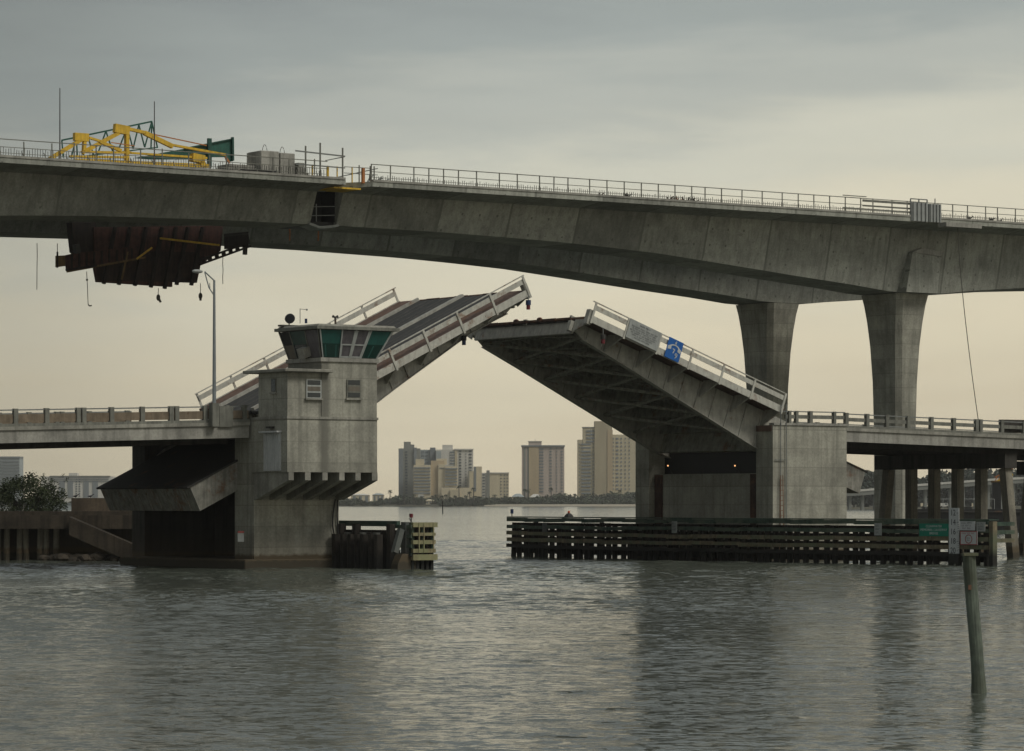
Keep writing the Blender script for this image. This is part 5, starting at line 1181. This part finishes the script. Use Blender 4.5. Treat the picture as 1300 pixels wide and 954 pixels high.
def palm(px, top, lab, Y=2632, grp='palms along the far shore'):
    x = wx(px, Y); hgt = wz(top, Y)-1.6; K = empty('palm_tree', (x, Y, 1.5), 0, lab, 'palm', grp)
    MB().tube([(0, 0, 0), (.2, 0, hgt*.5), (0, 0, hgt-.6)], .42, 6, .3).build('trunk', 'bark', K)
    mb = MB()
    for i in range(16):
        th = i*.785+random.uniform(-.3, .3); up2 = random.uniform(-.5, 1.3)
        for j in range(5):
            k0 = j/5; d0 = 2.1*k0; z_ = hgt-.8+up2*d0-1.6*k0*k0*1.7
            for _ in range(2): mb.quadleaf((d0*math.cos(th), d0*math.sin(th), z_+random.uniform(-.25, .15)), .5)
    mb.build('crown', 'palm', K)
sh = 'palm with a thin trunk among the trees along the far shore'
palm(495, 622, 'lone palm standing above the trees left of the grey tower'); palm(666, 620.5, 'left of two palms between the beach houses'); palm(670.5, 621.5, 'right of two palms between the beach houses'); palm(699.5, 618.5, 'tall palm in front of the pinkish tower')
for px_, tp in ((549, 629), (553, 628), (561, 628.5), (566, 627.5), (572, 631), (578, 629), (582.5, 616.5), (584, 631), (592, 629), (596, 624), (601, 619), (607, 630), (628, 628), (641, 629), (730, 627), (776, 623), (787, 622), (513, 627), (525, 627), (536, 630)): palm(px_, tp, sh)
for px_, yb in ((562, 652),):
    Y = CZ*F/(yb-HY); o = MB().tube([(0, 0, -1), (0, 0, wz(636.5, Y))], .18, 6).build('channel_pile', 'timber_dark'); o.location = (wx(px_, Y), Y, 0); tag(o, 'single dark pile standing in open water below the hotels', 'pile')

# ------------------------------------------------------------------ right background : low causeway bridge, barge, crane
K = empty('low_causeway_bridge', (wx(1180, 1500), 1500, 0), 0, 'pale low road bridge rising to the right behind the piles', 'bridge')
Y = 1500
secs = [[(wx(p_, Y)-wx(1180, Y), 0, wz(y_, Y)), (wx(p_, Y)-wx(1180, Y), 0, wz(y_+5, Y)), (wx(p_, Y)-wx(1180, Y), 9, wz(y_+5, Y)), (wx(p_, Y)-wx(1180, Y), 9, wz(y_, Y))] for p_, y_ in ((1060, 626), (1098, 624), (1140, 619.5), (1200, 615), (1260, 610.5), (1400, 604))]
MB().loft(secs).build('deck', 'f_grey', K)
MB().loft([[(a_[0], a_[1]-.3, a_[2]+.02), (a_[0], a_[1]-.3, a_[2]+1.0), (a_[0], a_[1], a_[2]+1.0), (a_[0], a_[1], a_[2]+.02)] for a_ in [s_[0] for s_ in secs]]).build('parapet', 'f_white', K)
for p_ in range(1080, 1400, 16): 
    y_ = float(np.interp(p_, [1060, 1098, 1140, 1200, 1260, 1400], [626, 624, 619.5, 615, 610.5, 604])); MB().box(wx(p_, Y)-wx(1180, Y)-.6, wx(p_, Y)-wx(1180, Y)+.6, 2, 7, -.5, wz(y_+5.05, Y)).build('pier', 'f_grey', K)
Y = 432; K = empty('moored_barge', (wx(1230, Y), Y, 0), 0, 'long black flat barge moored behind the right approach piles', 'barge')
MB().hexa([(-7.5, 0, -.3), (30, 0, -.3), (30, 9, -.3), (-7.5, 9, -.3)], [(-8.6, -.3, 2.9), (32, -.3, 2.9), (32, 9.3, 2.9), (-8.6, 9.3, 2.9)]).build('hull', 'black', K)
MB().box(-8.7, 32.1, -.4, -.31, 2.5, 2.7).build('rubbing_strake', 'dark_steel', K)
for i in range(6): MB().box(-6+i*5.5, -5+i*5.5, .5, 1.5, 2.91, 3.2).build('bollard_block', 'dark_steel', K)
K = empty('barge_crane', (wx(1273, Y), Y+4, 2.92), 0, 'yellow boom of a small crane on the barge, seen between the piles', 'crane')
MB().box(-.8, .3, -.5, .5, 0, wz(612, Y)-2.92).build('mast', 'black', K)
MB().beam((-.5, 0, wz(613, Y)-2.92), (1.9, 0, wz(602, Y)-2.92), .4, .3).build('boom', 'yellow', K)
mb = MB()
for i in range(5): mb.beam((-.4+i*.45, 0, wz(611-i*1.9, Y)-2.9), (-.1+i*.45, 0, wz(604-i*1.9, Y)-2.9), .1, .1)
mb.beam((-.5, 0, wz(606, Y)-2.92), (1.9, 0, wz(595, Y)-2.92), .12, .12); mb.build('lattice', 'orange', K)
MB().box(-.9, .9, -.5, .5, wz(613, Y)-2.92, wz(610.5, Y)-2.92).build('winch_platform', 'form_wood', K)
# rail and parked small boats behind
K = empty('quay_railing', (wx(1215, 425), 425, 2.92), 0, 'thin pipe railing standing on the moored barge', 'railing')
for i in range(5): MB().tube([(-4+i*2.2, 0, 0), (-4+i*2.2, 0, 1.3)], .04, 5).build('post', 'sign_grey', K)
MB().tube([(-4, 0, 1.3), (4.8, 0, 1.3)], .035, 5).build('rail', 'sign_grey', K)
for i, (px_, c_) in enumerate(((1141, 'f_white'), (1158, 'f_tan'), (1175, 'f_cream'), (1199, 'f_white'), (1210, 'f_pink'), (1219, 'f_white'), (1240, 'f_cream'), (1249, 'f_white'), (1282, 'f_cream'))):
    Y = 1648; K = empty('parked_van', (wx(px_, Y), Y, 1.1), 0, 'tiny pale vehicle parked on the far quay between the piles', 'van', 'vehicles on the far quay')
    MB().hexa([(-2.4, 0, .35), (2.4, 0, .35), (2.4, 2, .35), (-2.4, 2, .35)], [(-2.3, .1, 2.0), (1.6, .1, 2.0), (1.6, 1.9, 2.0), (-2.3, 1.9, 2.0)]).build('body', c_, K)
    MB().box(.2, 1.5, -.02, .09, 1.2, 1.8).build('window', 'glass_far', K)
    for dx in (-1.4, 1.4): MB().tube([(dx, .0, .35), (dx, .25, .35)], .35, 10).build('wheel', 'black', K)

# ------------------------------------------------------------------ haze
m, t, b = newmat('haze'); t.nodes.remove(b); pv = t.nodes.new('ShaderNodeVolumePrincipled'); pv.inputs['Color'].default_value = (.93, .92, .88, 1); pv.inputs['Density'].default_value = 9e-5
pv.inputs['Anisotropy'].default_value = .2
t.links.new(pv.outputs[0], t.nodes['Material Output'].inputs['Volume']); M['haze'] = m
MB().box(-3100, 3100, -300, 3450, -2.5, 110).build('haze', 'haze', kind='stuff')
